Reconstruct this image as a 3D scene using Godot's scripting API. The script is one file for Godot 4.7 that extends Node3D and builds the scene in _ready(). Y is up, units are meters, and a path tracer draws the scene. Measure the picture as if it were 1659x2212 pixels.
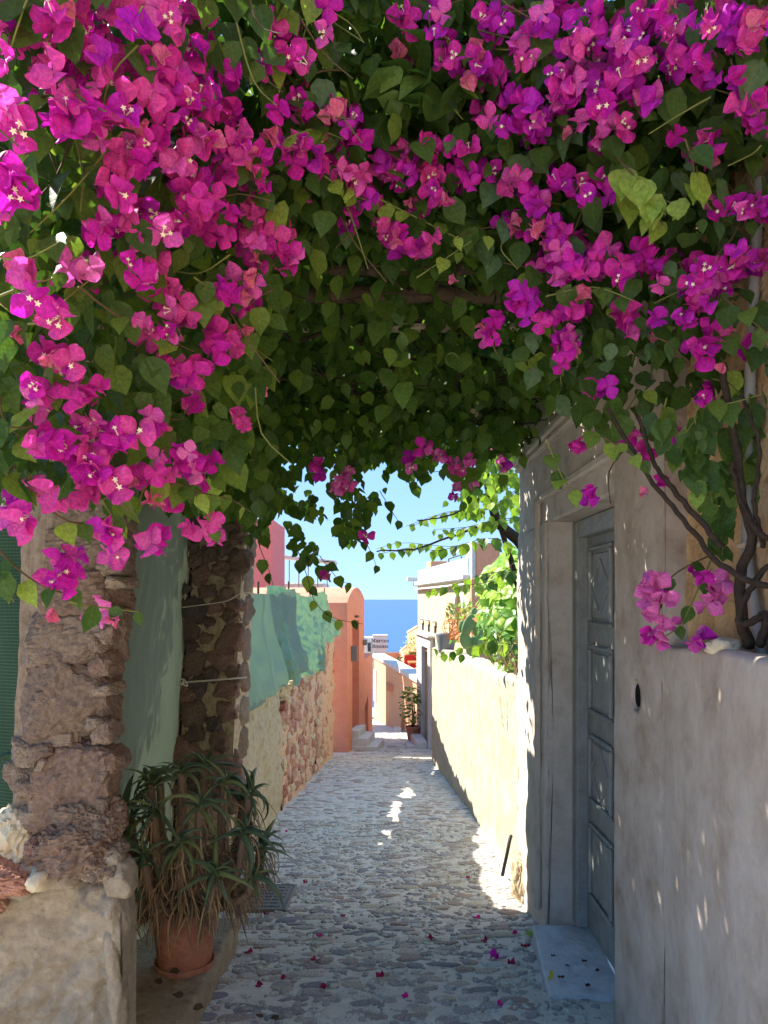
extends Node3D
# A stepped Mediterranean lane under a bougainvillea pergola. y is up, the lane runs away along -z and falls towards the sea.

const EYE := 1.45
const F := 1660.0
const LAND := -0.128
var m := {}
var used := {}
var rng := RandomNumberGenerator.new()
var bumpy := FastNoiseLite.new()
var tex_cache := {}


class MB:
	var v := PackedVector3Array()
	var uv := PackedVector2Array()
	var ix := PackedInt32Array()

	func add(p: Vector3, t := Vector2.ZERO) -> int:
		v.append(p)
		uv.append(t)
		return v.size() - 1

	func tri(a: int, b: int, c: int) -> void:
		ix.append(a)
		ix.append(b)
		ix.append(c)

	func quad(a: int, b: int, c: int, d: int) -> void:
		tri(a, b, c)
		tri(a, c, d)

	# a flat polygon with vertices of its own, turned away from a point inside
	func poly(p: PackedVector3Array, inside: Vector3) -> void:
		var n := (p[2] - p[0]).cross(p[1] - p[0])
		var flip := n.dot(p[0] - inside) < 0.0
		var s := v.size()
		for q in p:
			add(q, Vector2(q.x + q.z, q.y))
		for i in range(1, p.size() - 1):
			if flip:
				tri(s, s + i + 1, s + i)
			else:
				tri(s, s + i, s + i + 1)

	func box(xf: Transform3D, size: Vector3, bev := 0.0) -> void:
		var h := size * 0.5
		var b := minf(bev, minf(h.x, minf(h.y, h.z)) * 0.9)
		var c := xf.origin
		for ax in 3:
			var u := (ax + 1) % 3
			var w := (ax + 2) % 3
			for s in [-1.0, 1.0]:
				var p := PackedVector3Array()
				for q in [[-1, -1], [1, -1], [1, 1], [-1, 1]]:
					var k := Vector3.ZERO
					k[ax] = s * h[ax]
					k[u] = q[0] * (h[u] - b)
					k[w] = q[1] * (h[w] - b)
					p.append(xf * k)
				poly(p, c)
		if b <= 0.0:
			return
		for ax in 3:
			var u := (ax + 1) % 3
			var w := (ax + 2) % 3
			for s in [-1.0, 1.0]:
				for t in [-1.0, 1.0]:
					var p := PackedVector3Array()
					for e in [[-1, 0], [1, 0], [1, 1], [-1, 1]]:
						var k := Vector3.ZERO
						k[ax] = e[0] * (h[ax] - b)
						k[u] = s * (h[u] - (b if e[1] == 1 else 0.0))
						k[w] = t * (h[w] - (0.0 if e[1] == 1 else b))
						p.append(xf * k)
					poly(p, c)
		for sx in [-1.0, 1.0]:
			for sy in [-1.0, 1.0]:
				for sz in [-1.0, 1.0]:
					poly(PackedVector3Array([xf * Vector3(sx * h.x, sy * (h.y - b), sz * (h.z - b)), xf * Vector3(sx * (h.x - b), sy * h.y, sz * (h.z - b)), xf * Vector3(sx * (h.x - b), sy * (h.y - b), sz * h.z)]), c)

	func grid(nu: int, nv: int, fn: Callable) -> void:
		var s := v.size()
		for j in nv + 1:
			for i in nu + 1:
				add(fn.call(float(i) / nu, float(j) / nv), Vector2(float(i) / nu, float(j) / nv))
		for j in nv:
			for i in nu:
				var a := s + j * (nu + 1) + i
				quad(a, a + 1, a + nu + 2, a + nu + 1)

	func tube(p: PackedVector3Array, r: PackedFloat32Array, sides := 6, cap := true) -> void:
		var s := v.size()
		var side := Vector3.RIGHT
		for k in p.size():
			var d := (p[mini(k + 1, p.size() - 1)] - p[maxi(k - 1, 0)]).normalized()
			side = side - d * side.dot(d)
			if side.length() < 0.01:
				side = d.cross(Vector3.UP) if absf(d.y) < 0.9 else d.cross(Vector3.RIGHT)
			side = side.normalized()
			var up := d.cross(side)
			for i in sides:
				var a := TAU * i / sides
				add(p[k] + (side * cos(a) + up * sin(a)) * r[mini(k, r.size() - 1)], Vector2(float(i) / sides, float(k)))
		for k in p.size() - 1:
			for i in sides:
				var j := (i + 1) % sides
				quad(s + k * sides + i, s + k * sides + j, s + (k + 1) * sides + j, s + (k + 1) * sides + i)
		if cap:
			for e in [0, p.size() - 1]:
				var c := add(p[e])
				for i in sides:
					var j := (i + 1) % sides
					if e == 0:
						tri(c, s + j, s + i)
					else:
						tri(c, s + e * sides + i, s + e * sides + j)

	func lathe(pr: PackedVector2Array, sides := 32, at := Vector3.ZERO) -> void:
		var s := v.size()
		for k in pr.size():
			for i in sides + 1:
				var a := TAU * i / sides
				add(at + Vector3(cos(a) * pr[k].x, pr[k].y, sin(a) * pr[k].x), Vector2(float(i) / sides, pr[k].y))
		for k in pr.size() - 1:
			for i in sides:
				var a := s + k * (sides + 1) + i
				quad(a, a + 1, a + sides + 2, a + sides + 1)

	# an outline in the plane of x and y of xf, between t0 and t1 along its z
	func prism(o: PackedVector2Array, t0: float, t1: float, xf: Transform3D) -> void:
		var tr := Geometry2D.triangulate_polygon(o)
		var cw := Geometry2D.is_polygon_clockwise(o)
		for e in [t0, t1]:
			var s := v.size()
			for q in o:
				add(xf * Vector3(q.x, q.y, e), q)
			for k in range(0, tr.size(), 3):
				var a := xf * Vector3(o[tr[k]].x, o[tr[k]].y, e)
				var b := xf * Vector3(o[tr[k + 1]].x, o[tr[k + 1]].y, e)
				var c := xf * Vector3(o[tr[k + 2]].x, o[tr[k + 2]].y, e)
				var n := (c - a).cross(b - a)
				if n.dot(xf.basis.z * (1.0 if e == t1 else -1.0) * signf(t1 - t0)) > 0.0:
					tri(s + tr[k], s + tr[k + 1], s + tr[k + 2])
				else:
					tri(s + tr[k], s + tr[k + 2], s + tr[k + 1])
		for i in o.size():
			var a := o[i]
			var b := o[(i + 1) % o.size()]
			var d := (b - a).normalized()
			var nn := Vector2(-d.y, d.x) if cw else Vector2(d.y, -d.x)
			var p := PackedVector3Array([xf * Vector3(a.x, a.y, t0), xf * Vector3(b.x, b.y, t0), xf * Vector3(b.x, b.y, t1), xf * Vector3(a.x, a.y, t1)])
			var mid := (a + b) * 0.5 - nn * 0.01
			poly(p, xf * Vector3(mid.x, mid.y, (t0 + t1) * 0.5))

	# every triangle with a normal of its own, as on a broken face
	func facets() -> ArrayMesh:
		var q := MB.new()
		for k in ix.size():
			q.add(v[ix[k]], uv[ix[k]])
			q.ix.append(k)
		return q.mesh()

	func mesh(weld := false) -> ArrayMesh:
		var n := PackedVector3Array()
		n.resize(v.size())
		for k in range(0, ix.size(), 3):
			var a := ix[k]
			var b := ix[k + 1]
			var c := ix[k + 2]
			var f := (v[c] - v[a]).cross(v[b] - v[a])
			n[a] += f
			n[b] += f
			n[c] += f
		if weld:
			var sum := {}
			for k in v.size():
				var key := Vector3i((v[k] * 20000.0).round())
				sum[key] = sum.get(key, Vector3.ZERO) + n[k]
			for k in v.size():
				n[k] = sum[Vector3i((v[k] * 20000.0).round())]
		for k in n.size():
			n[k] = n[k].normalized() if n[k].length() > 0.0 else Vector3.UP
		var arr := []
		arr.resize(Mesh.ARRAY_MAX)
		arr[Mesh.ARRAY_VERTEX] = v
		arr[Mesh.ARRAY_NORMAL] = n
		arr[Mesh.ARRAY_TEX_UV] = uv
		arr[Mesh.ARRAY_INDEX] = ix
		var am := ArrayMesh.new()
		am.add_surface_from_arrays(Mesh.PRIMITIVE_TRIANGLES, arr)
		return am


# ---------------------------------------------------------------- names, things, parts
func numbered(called: String) -> String:
	var k: int = used.get(called, 0)
	used[called] = k + 1
	return called if k == 0 else "%s_%03d" % [called, k]


func tag(o: Node3D, label: String, category: String, group := "") -> void:
	o.set_meta("label", label)
	o.set_meta("category", category)
	if group:
		o.set_meta("group", group)


func thing(called: String, label: String, category: String, at := Vector3.ZERO, group := "") -> Node3D:
	var o := Node3D.new()
	o.name = numbered(called)
	add_child(o)
	o.position = at
	tag(o, label, category, group)
	return o


func part(called: String, mesh: Mesh, mat: Material, parent: Node3D, xf := Transform3D()) -> MeshInstance3D:
	var o := MeshInstance3D.new()
	o.name = called
	o.mesh = mesh
	o.material_override = mat
	o.transform = xf
	parent.add_child(o, true)
	return o


func solo(called: String, mesh: Mesh, mat: Material, label: String, category: String, xf := Transform3D(), group := "") -> MeshInstance3D:
	var o := part(numbered(called), mesh, mat, self, xf)
	tag(o, label, category, group)
	return o


func structure(called: String, mesh: Mesh, mat: Material) -> MeshInstance3D:
	var o := part(numbered(called), mesh, mat, self)
	o.set_meta("kind", "structure")
	return o


func swarm(called: String, mesh: Mesh, mat: Material, parent: Node3D, xfs: Array) -> void:
	if xfs.is_empty():
		return
	var mm := MultiMesh.new()
	mm.transform_format = MultiMesh.TRANSFORM_3D
	mm.mesh = mesh
	mm.instance_count = xfs.size()
	for k in xfs.size():
		mm.set_instance_transform(k, xfs[k])
	var o := MultiMeshInstance3D.new()
	o.name = called
	o.multimesh = mm
	o.material_override = mat
	o.set_meta("kind", "stuff")
	parent.add_child(o, true)


# ---------------------------------------------------------------- places
# a point so many metres ahead, by the angles at which the photograph shows it (1659 x 2212 steps)
func pt(x: float, y: float, d: float) -> Vector3:
	return Vector3((x - 829.5) / F * d, EYE + (1293.0 - y) / F * d, -d)


func gy(d: float) -> float:
	return LAND * d if d < 20.0 else LAND * 20.0 - 0.1 * (d - 20.0)


func rr(a: float, b: float) -> float:
	return rng.randf_range(a, b)


func rv(s := 1.0) -> Vector3:
	return Vector3(rr(-s, s), rr(-s, s), rr(-s, s))


func nz(p: Vector3, f: float) -> float:
	return bumpy.get_noise_3d(p.x * f, p.y * f, p.z * f)


# ---------------------------------------------------------------- materials
func c8(r: float, g: float, b: float, a := 255.0) -> Color:
	return Color(r / 255.0, g / 255.0, b / 255.0, a / 255.0)


func noise_tex(seed_: int, freq: float, cols: Array, oct := 4, size := 512, kind := FastNoiseLite.TYPE_SIMPLEX_SMOOTH, stops: Array = []) -> NoiseTexture2D:
	var key := str([seed_, freq, cols, oct, size, kind, stops])
	if tex_cache.has(key):
		return tex_cache[key]
	var n := FastNoiseLite.new()
	n.seed = seed_
	n.noise_type = kind
	n.frequency = freq
	n.fractal_octaves = oct
	n.fractal_gain = 0.66
	if kind == FastNoiseLite.TYPE_CELLULAR:
		n.cellular_return_type = FastNoiseLite.RETURN_DISTANCE2_SUB
	var t := NoiseTexture2D.new()
	t.width = size
	t.height = size
	t.seamless = true
	t.noise = n
	if cols.size():
		var g := Gradient.new()
		var cc := PackedColorArray()
		var of := PackedFloat32Array()
		for k in cols.size():
			cc.append(cols[k])
			of.append(stops[k] if stops.size() else float(k) / (cols.size() - 1))
		g.colors = cc
		g.offsets = of
		t.color_ramp = g
	tex_cache[key] = t
	return t


func grain(seed_: int, freq: float, oct := 5) -> NoiseTexture2D:
	return noise_tex(seed_, freq, [], oct)


# a mineral surface: two layers of colour and a fine relief, all laid by the place in the world
func mineral(cols: Array, scale: float, relief: float, fine: float, stain: Array = [], stain_scale := 0.35, rough := 0.92, seed_ := 1) -> StandardMaterial3D:
	var a := StandardMaterial3D.new()
	a.albedo_texture = noise_tex(seed_, 0.012, cols, 7)
	a.uv1_triplanar = true
	a.uv1_world_triplanar = true
	a.uv1_scale = Vector3.ONE * scale
	a.roughness = rough
	a.metallic_specular = 0.3
	if relief > 0.0:
		a.heightmap_enabled = true
		a.heightmap_scale = minf(relief, 0.2 * 100.0 / (fine * 512.0 * scale))
		a.heightmap_texture = grain(seed_ % 3 + 11, fine)
	if stain.size():
		a.detail_enabled = true
		a.detail_albedo = noise_tex(seed_ + 40, 0.01, stain, 5)
		a.detail_uv_layer = BaseMaterial3D.DETAIL_UV_2
		a.uv2_triplanar = true
		a.uv2_world_triplanar = true
		a.uv2_scale = Vector3.ONE * stain_scale
	return a


# hairline cracks, only in patches
func cracked(a: StandardMaterial3D, col: Color, scale: float, seed_: int) -> StandardMaterial3D:
	var clear := Color(col.r, col.g, col.b, 0.0)
	a.detail_enabled = true
	a.detail_albedo = noise_tex(seed_, 0.011, [Color(col.r, col.g, col.b, 0.85), Color(col.r, col.g, col.b, 0.5), clear, clear], 3, 1024, FastNoiseLite.TYPE_CELLULAR, [0.0, 0.012, 0.028, 1.0])
	a.detail_mask = noise_tex(seed_ + 1, 0.006, [Color.BLACK, Color.BLACK, Color.WHITE], 3, 512, FastNoiseLite.TYPE_SIMPLEX_SMOOTH, [0.0, 0.55, 0.75])
	a.detail_uv_layer = BaseMaterial3D.DETAIL_UV_2
	a.uv2_triplanar = true
	a.uv2_world_triplanar = true
	a.uv2_scale = Vector3.ONE * scale
	return a


# one grey stone grain under many colours
func tinted(k: Array, scale: float, fine: float, rough: float, seed_: int, stain: Array = [], stain_scale := 1.0) -> StandardMaterial3D:
	var a := mineral([c8(140, 140, 140), c8(190, 190, 190), c8(206, 206, 206), c8(252, 252, 252)], scale, 5.0, fine, stain, stain_scale, rough, seed_)
	a.albedo_texture = noise_tex(seed_, 0.03, [c8(120, 120, 120), c8(178, 178, 178), c8(210, 210, 210), c8(255, 255, 255)], 5)
	a.albedo_color = c8(minf(k[0] * 1.27, 255), minf(k[1] * 1.27, 255), minf(k[2] * 1.27, 255))
	return a


func plain(col: Color, rough := 0.7, spec := 0.4) -> StandardMaterial3D:
	var a := StandardMaterial3D.new()
	a.albedo_color = col
	a.roughness = rough
	a.metallic_specular = spec
	return a


# a leaf or bract: light also passes through it
func leafy(col: Color, through: Color, rough := 0.55, relief := 0.0) -> StandardMaterial3D:
	var a := plain(col, rough, 0.35)
	a.backlight_enabled = true
	a.backlight = through.linear_to_srgb()
	if relief > 0.0:
		a.heightmap_enabled = true
		a.heightmap_scale = relief
		a.heightmap_texture = m.veins
	return a


# the colour of a blade: paler ribs, blotches and a tint towards the base
func blade_tex(col: Color, rib: Color, base: Color, ribs: float, seed_: int) -> ImageTexture:
	var im := Image.create(96, 96, false, Image.FORMAT_RGB8)
	var n := FastNoiseLite.new()
	n.seed = seed_
	n.frequency = 0.045
	for y in 96:
		for x in 96:
			var u := absf(x / 95.0 - 0.5) * 2.0
			var w := y / 95.0
			var k := (1.0 - smoothstep(0.0, 0.06, u)) * 0.9
			k = maxf(k, (1.0 - smoothstep(0.0, 0.16, absf(fposmod(w * 5.5 - u * 1.2 + 0.1 * n.get_noise_2d(x, y), 1.0) - 0.5))) * ribs * (1.0 - u * 0.5))
			var c := col.lerp(base, pow(1.0 - w, 2.5) * 0.5)
			var shade := 1.0 + 0.16 * n.get_noise_2d(x + 300, y) + 0.1 * n.get_noise_2d(x * 4.0, y * 4.0)
			c = c.lerp(rib, k * 0.5)
			im.set_pixel(x, y, Color(clampf(c.r * shade, 0, 1), clampf(c.g * shade, 0, 1), clampf(c.b * shade, 0, 1)))
	return ImageTexture.create_from_image(im)


func blade_mat(col: Color, rib: Color, base: Color, ribs: float, through: Color, rough: float, relief: float, seed_: int) -> StandardMaterial3D:
	var q := leafy(Color.WHITE, through, rough, relief)
	q.albedo_texture = blade_tex(col, rib, base, ribs, seed_)
	return q


func weave_tex(cols: Array, n: int, gap: float, seed_: int) -> ImageTexture:
	var im := Image.create(256, 256, false, Image.FORMAT_RGB8)
	var r := RandomNumberGenerator.new()
	r.seed = seed_
	for y in 256:
		for x in 256:
			var fx := fposmod(x * n / 256.0, 1.0)
			var fy := fposmod(y * n / 256.0, 1.0)
			var hole := fx > 1.0 - gap and fy > 1.0 - gap * 0.8
			var c: Color = cols[0].lerp(cols[1], r.randf())
			if hole:
				c = cols[2]
			elif fy > 0.8:
				c = c.darkened(0.26)
			im.set_pixel(x, y, c)
	return ImageTexture.create_from_image(im)


func vein_tex() -> ImageTexture:
	var im := Image.create(128, 128, false, Image.FORMAT_RGB8)
	for y in 128:
		for x in 128:
			var u := absf(x / 127.0 - 0.5) * 2.0
			var w := y / 127.0
			var rib := 1.0 - smoothstep(0.0, 0.07, u)
			var side := 1.0 - smoothstep(0.0, 0.14, absf(fposmod(w * 5.0 - u * 1.1, 1.0) - 0.5))
			var h := 0.6 - 0.5 * rib - 0.3 * side * (1.0 - u * 0.6)
			im.set_pixel(x, y, Color(h, h, h))
	return ImageTexture.create_from_image(im)


func make_materials() -> void:
	m.veins = vein_tex()
	# plaster and stone
	m.taupe = cracked(mineral([c8(144, 126, 108), c8(170, 155, 140), c8(184, 171, 158), c8(192, 181, 170), c8(172, 156, 139)], 0.42, 0.45, 0.05, [], 0.3, 0.9, 3), c8(84, 68, 54), 0.6, 81)
	m.surround = cracked(mineral([c8(162, 149, 134), c8(194, 182, 168), c8(208, 198, 186), c8(190, 177, 163)], 0.5, 0.4, 0.06, [], 0.5, 0.9, 5), c8(96, 80, 64), 0.8, 81)
	m.ochre = mineral([c8(168, 136, 98), c8(196, 166, 126), c8(208, 182, 146)], 0.7, 1.5, 0.05, [c8(120, 84, 50, 0), c8(120, 84, 50, 20), c8(120, 84, 50, 140)], 0.8, 0.9, 7)
	m.cream = mineral([c8(160, 149, 125), c8(177, 168, 149), c8(186, 180, 163)], 0.5, 0.5, 0.04, [c8(160, 146, 116, 0), c8(160, 146, 116, 20), c8(156, 138, 106, 170)], 0.33, 0.92, 9)
	m.roughcast = mineral([c8(138, 122, 98), c8(176, 162, 134), c8(196, 184, 158), c8(156, 140, 114)], 1.1, 5.0, 0.09, [c8(120, 100, 76, 0), c8(130, 110, 84, 60), c8(224, 214, 188, 120)], 0.9, 0.95, 13)
	m.base_plaster = mineral([c8(104, 90, 74), c8(148, 134, 114), c8(170, 156, 136), c8(136, 122, 104)], 1.6, 5.0, 0.05, [c8(120, 110, 96, 0), c8(136, 126, 110, 90), c8(204, 192, 172, 150)], 1.4, 0.95, 15)
	m.mortar = mineral([c8(140, 122, 100), c8(184, 166, 138), c8(206, 190, 160)], 2.2, 4.0, 0.09, [], 1.0, 0.95, 17)
	m.brown_mortar = mineral([c8(112, 96, 82), c8(146, 128, 110), c8(170, 152, 130)], 2.2, 4.0, 0.09, [], 1.0, 0.95, 17)
	m.red_mortar = mineral([c8(170, 130, 108), c8(196, 156, 130), c8(212, 184, 154), c8(188, 142, 118)], 1.4, 5.0, 0.09, [], 1.0, 0.95, 13)
	m.lane = mineral([c8(186, 181, 171), c8(212, 208, 198), c8(226, 222, 213), c8(202, 197, 187)], 1.3, 3.5, 0.1, [c8(150, 140, 124, 0), c8(150, 140, 124, 60), c8(206, 204, 198, 120)], 0.5, 0.9, 19)
	m.cob = []
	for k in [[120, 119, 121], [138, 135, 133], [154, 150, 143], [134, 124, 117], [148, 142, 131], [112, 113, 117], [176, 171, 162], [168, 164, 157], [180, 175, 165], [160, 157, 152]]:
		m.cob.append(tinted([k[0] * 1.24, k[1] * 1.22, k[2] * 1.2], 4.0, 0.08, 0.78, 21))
	m.brown_rock = []
	for k in [[118, 104, 92], [128, 115, 102], [126, 107, 94], [142, 129, 114]]:
		m.brown_rock.append(tinted(k, 2.6, 0.025, 0.93, 23, [c8(128, 98, 82, 0), c8(128, 98, 82, 50), c8(176, 162, 144, 150)], 3.0))
	m.dark_rock = []
	for k in [[116, 99, 92], [130, 110, 99], [104, 93, 90], [146, 118, 106]]:
		m.dark_rock.append(tinted(k, 3.0, 0.025, 0.93, 27))
	m.red_rock = []
	for k in [[186, 138, 118], [182, 146, 124], [198, 164, 136], [170, 120, 104], [206, 184, 154]]:
		m.red_rock.append(tinted(k, 2.2, 0.03, 0.95, 23))
	m.pale_rock = mineral([c8(170, 150, 120), c8(206, 190, 160), c8(226, 214, 190)], 2.4, 5.0, 0.08, [], 1.0, 0.95, 37)
	m.marble = mineral([c8(186, 190, 196), c8(212, 215, 218), c8(228, 229, 230)], 0.9, 0.5, 0.03, [c8(150, 154, 160, 0), c8(140, 146, 154, 60), c8(180, 168, 150, 110)], 1.1, 0.55, 39)
	# paints
	m.pink = mineral([c8(208, 130, 104), c8(216, 142, 114), c8(218, 150, 122)], 0.4, 1.0, 0.04, [], 1.0, 0.9, 41)
	m.pink_dark = mineral([c8(196, 104, 88), c8(206, 114, 96)], 0.5, 1.0, 0.04, [], 1.0, 0.9, 43)
	m.rose = mineral([c8(206, 116, 112), c8(212, 126, 122)], 0.4, 0.8, 0.04, [], 1.0, 0.9, 45)
	m.peach = mineral([c8(206, 158, 118), c8(214, 168, 128), c8(210, 162, 124)], 0.4, 1.0, 0.04, [], 1.0, 0.9, 47)
	m.butter = mineral([c8(198, 178, 136), c8(206, 188, 148), c8(202, 180, 142)], 0.4, 1.0, 0.04, [], 1.0, 0.9, 49)
	m.salmon = mineral([c8(214, 150, 116), c8(222, 162, 128)], 0.4, 1.0, 0.04, [], 1.0, 0.9, 51)
	m.white = mineral([c8(194, 194, 190), c8(208, 208, 204)], 0.5, 0.8, 0.04, [], 1.0, 0.88, 53)
	m.pale_blue = mineral([c8(146, 170, 176), c8(164, 184, 188), c8(176, 192, 194)], 0.9, 0.8, 0.04, [], 1.0, 0.88, 55)
	m.terrace = plain(c8(214, 150, 112), 0.9)
	m.door_grey = mineral([c8(142, 144, 141), c8(157, 158, 154), c8(167, 168, 163)], 1.0, 0.4, 0.03, [c8(90, 88, 84, 0), c8(90, 88, 84, 10), c8(92, 88, 82, 90)], 1.2, 0.5, 57)
	m.brown_door = plain(c8(104, 84, 78), 0.7)
	m.clay = mineral([c8(150, 94, 72), c8(176, 114, 90), c8(190, 132, 108)], 1.6, 0.8, 0.05, [c8(196, 170, 150, 0), c8(196, 170, 150, 20), c8(200, 178, 160, 130)], 3.0, 0.85, 59)
	m.soil = mineral([c8(52, 42, 34), c8(84, 70, 56), c8(104, 88, 70)], 5.0, 4.0, 0.1, [], 1.0, 0.97, 61)
	m.iron = mineral([c8(104, 104, 102), c8(136, 134, 130)], 5.0, 1.0, 0.1, [], 1.0, 0.7, 63)
	m.black = plain(c8(30, 30, 30), 0.6)
	m.grey = plain(c8(128, 130, 132), 0.6)
	m.conduit = plain(c8(150, 148, 142), 0.55)
	m.string = plain(c8(222, 214, 196), 0.9)
	m.dark_hole = plain(c8(34, 30, 28), 0.95)
	m.glass = plain(c8(60, 70, 78), 0.12, 0.6)
	m.red = plain(c8(200, 44, 34), 0.6)
	m.orange_wood = plain(c8(206, 112, 52), 0.6)
	# timber and bark
	m.wood = mineral([c8(62, 50, 40), c8(92, 76, 60), c8(112, 94, 76)], 3.0, 3.0, 0.06, [], 1.0, 0.9, 65)
	m.pale_wood = mineral([c8(176, 160, 136), c8(206, 192, 168)], 2.0, 1.5, 0.05, [], 1.0, 0.85, 67)
	m.bark = mineral([c8(38, 31, 26), c8(58, 48, 40), c8(80, 67, 56)], 6.0, 4.0, 0.08, [], 1.0, 0.92, 69)
	m.twig = plain(c8(92, 78, 52), 0.85)
	m.green_twig = plain(c8(112, 120, 58), 0.7)
	# cloth
	m.net_dark = plain(Color.WHITE, 0.9)
	m.net_dark.albedo_texture = weave_tex([c8(34, 62, 44), c8(48, 80, 58), c8(120, 140, 118)], 16, 0.36, 1)
	m.net_dark.uv1_scale = Vector3(10, 15, 1)
	m.net_grey = plain(Color.WHITE, 0.9)
	m.net_grey.albedo_texture = weave_tex([c8(112, 124, 108), c8(132, 142, 126), c8(92, 108, 90)], 32, 0.25, 2)
	m.net_grey.uv1_scale = Vector3(6, 9, 1)
	m.net_grey.backlight_enabled = true
	m.net_grey.backlight = c8(112, 116, 106)
	m.tarp = plain(Color.WHITE, 0.8)
	m.tarp.albedo_texture = weave_tex([c8(116, 146, 120), c8(132, 160, 134), c8(100, 130, 106)], 32, 0.2, 3)
	m.tarp.uv1_scale = Vector3(8, 3, 1)
	m.tarp.backlight_enabled = true
	m.tarp.backlight = c8(150, 172, 150)
	m.tarp_grey = plain(Color.WHITE, 0.85)
	m.tarp_grey.albedo_texture = weave_tex([c8(106, 128, 114), c8(122, 142, 128), c8(96, 118, 106)], 32, 0.2, 4)
	m.tarp_grey.uv1_scale = Vector3(3, 3, 1)
	m.tarp_grey.backlight_enabled = true
	m.tarp_grey.backlight = c8(128, 146, 128)
	# leaves and bracts
	m.leaf = [
		blade_mat(c8(86, 116, 52), c8(124, 146, 84), c8(96, 120, 60), 0.5, Color(0.8, 1.0, 0.4), 0.42, 0.07, 1),
		blade_mat(c8(74, 104, 48), c8(110, 134, 76), c8(84, 110, 54), 0.5, Color(0.75, 0.95, 0.4), 0.4, 0.07, 2),
		blade_mat(c8(108, 136, 58), c8(144, 164, 92), c8(120, 140, 66), 0.5, Color(0.85, 1.0, 0.4), 0.45, 0.07, 3),
		blade_mat(c8(92, 122, 80), c8(130, 152, 112), c8(100, 126, 84), 0.5, Color(0.7, 0.85, 0.45), 0.36, 0.07, 4),
	]
	m.young_leaf = blade_mat(c8(150, 178, 76), c8(182, 200, 112), c8(166, 176, 90), 0.4, Color(0.85, 1.0, 0.35), 0.42, 0.07, 5)
	m.bract = []
	for k in [[216, 36, 178], [220, 50, 170], [229, 72, 170], [204, 38, 190], [232, 88, 188]]:
		m.bract.append(blade_mat(c8(k[0], k[1], k[2]), c8(minf(k[0] * 1.04, 255), k[1] * 2.0 + 14, minf(k[2] * 1.1, 255)), c8(k[0], k[1] * 1.3 + 10, k[2]), 0.75, Color(0.72, 0.6, 0.84), 0.6, 0.12, 10 + k[1]))
	m.pale_bract = blade_mat(c8(232, 112, 188), c8(240, 156, 208), c8(236, 150, 200), 0.7, Color(0.66, 0.6, 0.74), 0.6, 0.1, 77)
	m.bud = blade_mat(c8(226, 110, 158), c8(232, 150, 170), c8(222, 172, 150), 0.6, Color(0.66, 0.5, 0.6), 0.6, 0.08, 78)
	m.floret = leafy(c8(244, 240, 206), Color(0.6, 0.6, 0.4), 0.6)
	m.fallen = [leafy(c8(210, 20, 140), Color(0.5, 0.03, 0.25), 0.7), leafy(c8(140, 24, 70), Color(0.3, 0.02, 0.08), 0.8), leafy(c8(76, 40, 40), Color(0.1, 0.02, 0.02), 0.9)]
	m.yellow_leaf = leafy(c8(206, 186, 60), Color(0.5, 0.4, 0.05), 0.7)
	m.dry_leaf = leafy(c8(70, 56, 40), Color(0.1, 0.06, 0.03), 0.9)
	m.aloe = [leafy(c8(92, 112, 82), Color(0.08, 0.16, 0.04), 0.4), leafy(c8(116, 128, 82), Color(0.1, 0.18, 0.04), 0.42), leafy(c8(80, 102, 78), Color(0.06, 0.12, 0.05), 0.36)]
	m.straw = [plain(c8(158, 134, 104), 0.9, 0.2), plain(c8(136, 116, 96), 0.9, 0.2), plain(c8(174, 148, 112), 0.9, 0.2), plain(c8(118, 102, 88), 0.9, 0.2)]
	m.bush = [leafy(c8(112, 146, 44), Color(0.32, 0.56, 0.05), 0.4, 0.08), leafy(c8(86, 124, 46), Color(0.24, 0.46, 0.05), 0.4, 0.08), leafy(c8(150, 172, 62), Color(0.4, 0.6, 0.06), 0.4, 0.08)]
	m.dry_plant = [leafy(c8(140, 128, 62), Color(0.3, 0.28, 0.06), 0.7), leafy(c8(186, 120, 72), Color(0.4, 0.2, 0.06), 0.7), leafy(c8(112, 132, 60), Color(0.2, 0.3, 0.06), 0.7)]
	m.cactus = plain(c8(116, 142, 86), 0.55)
	m.sea = plain(c8(44, 80, 138), 0.3, 0.5)
	m.sea.heightmap_enabled = true
	m.sea.heightmap_scale = 60.0
	m.sea.heightmap_texture = noise_tex(71, 0.02, [], 4)
	m.sea.uv1_triplanar = true
	m.sea.uv1_world_triplanar = true
	m.sea.uv1_scale = Vector3.ONE * 0.006
	m.earth = mineral([c8(150, 130, 104), c8(176, 156, 128)], 0.2, 3.0, 0.05, [], 1.0, 0.95, 73)


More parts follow.
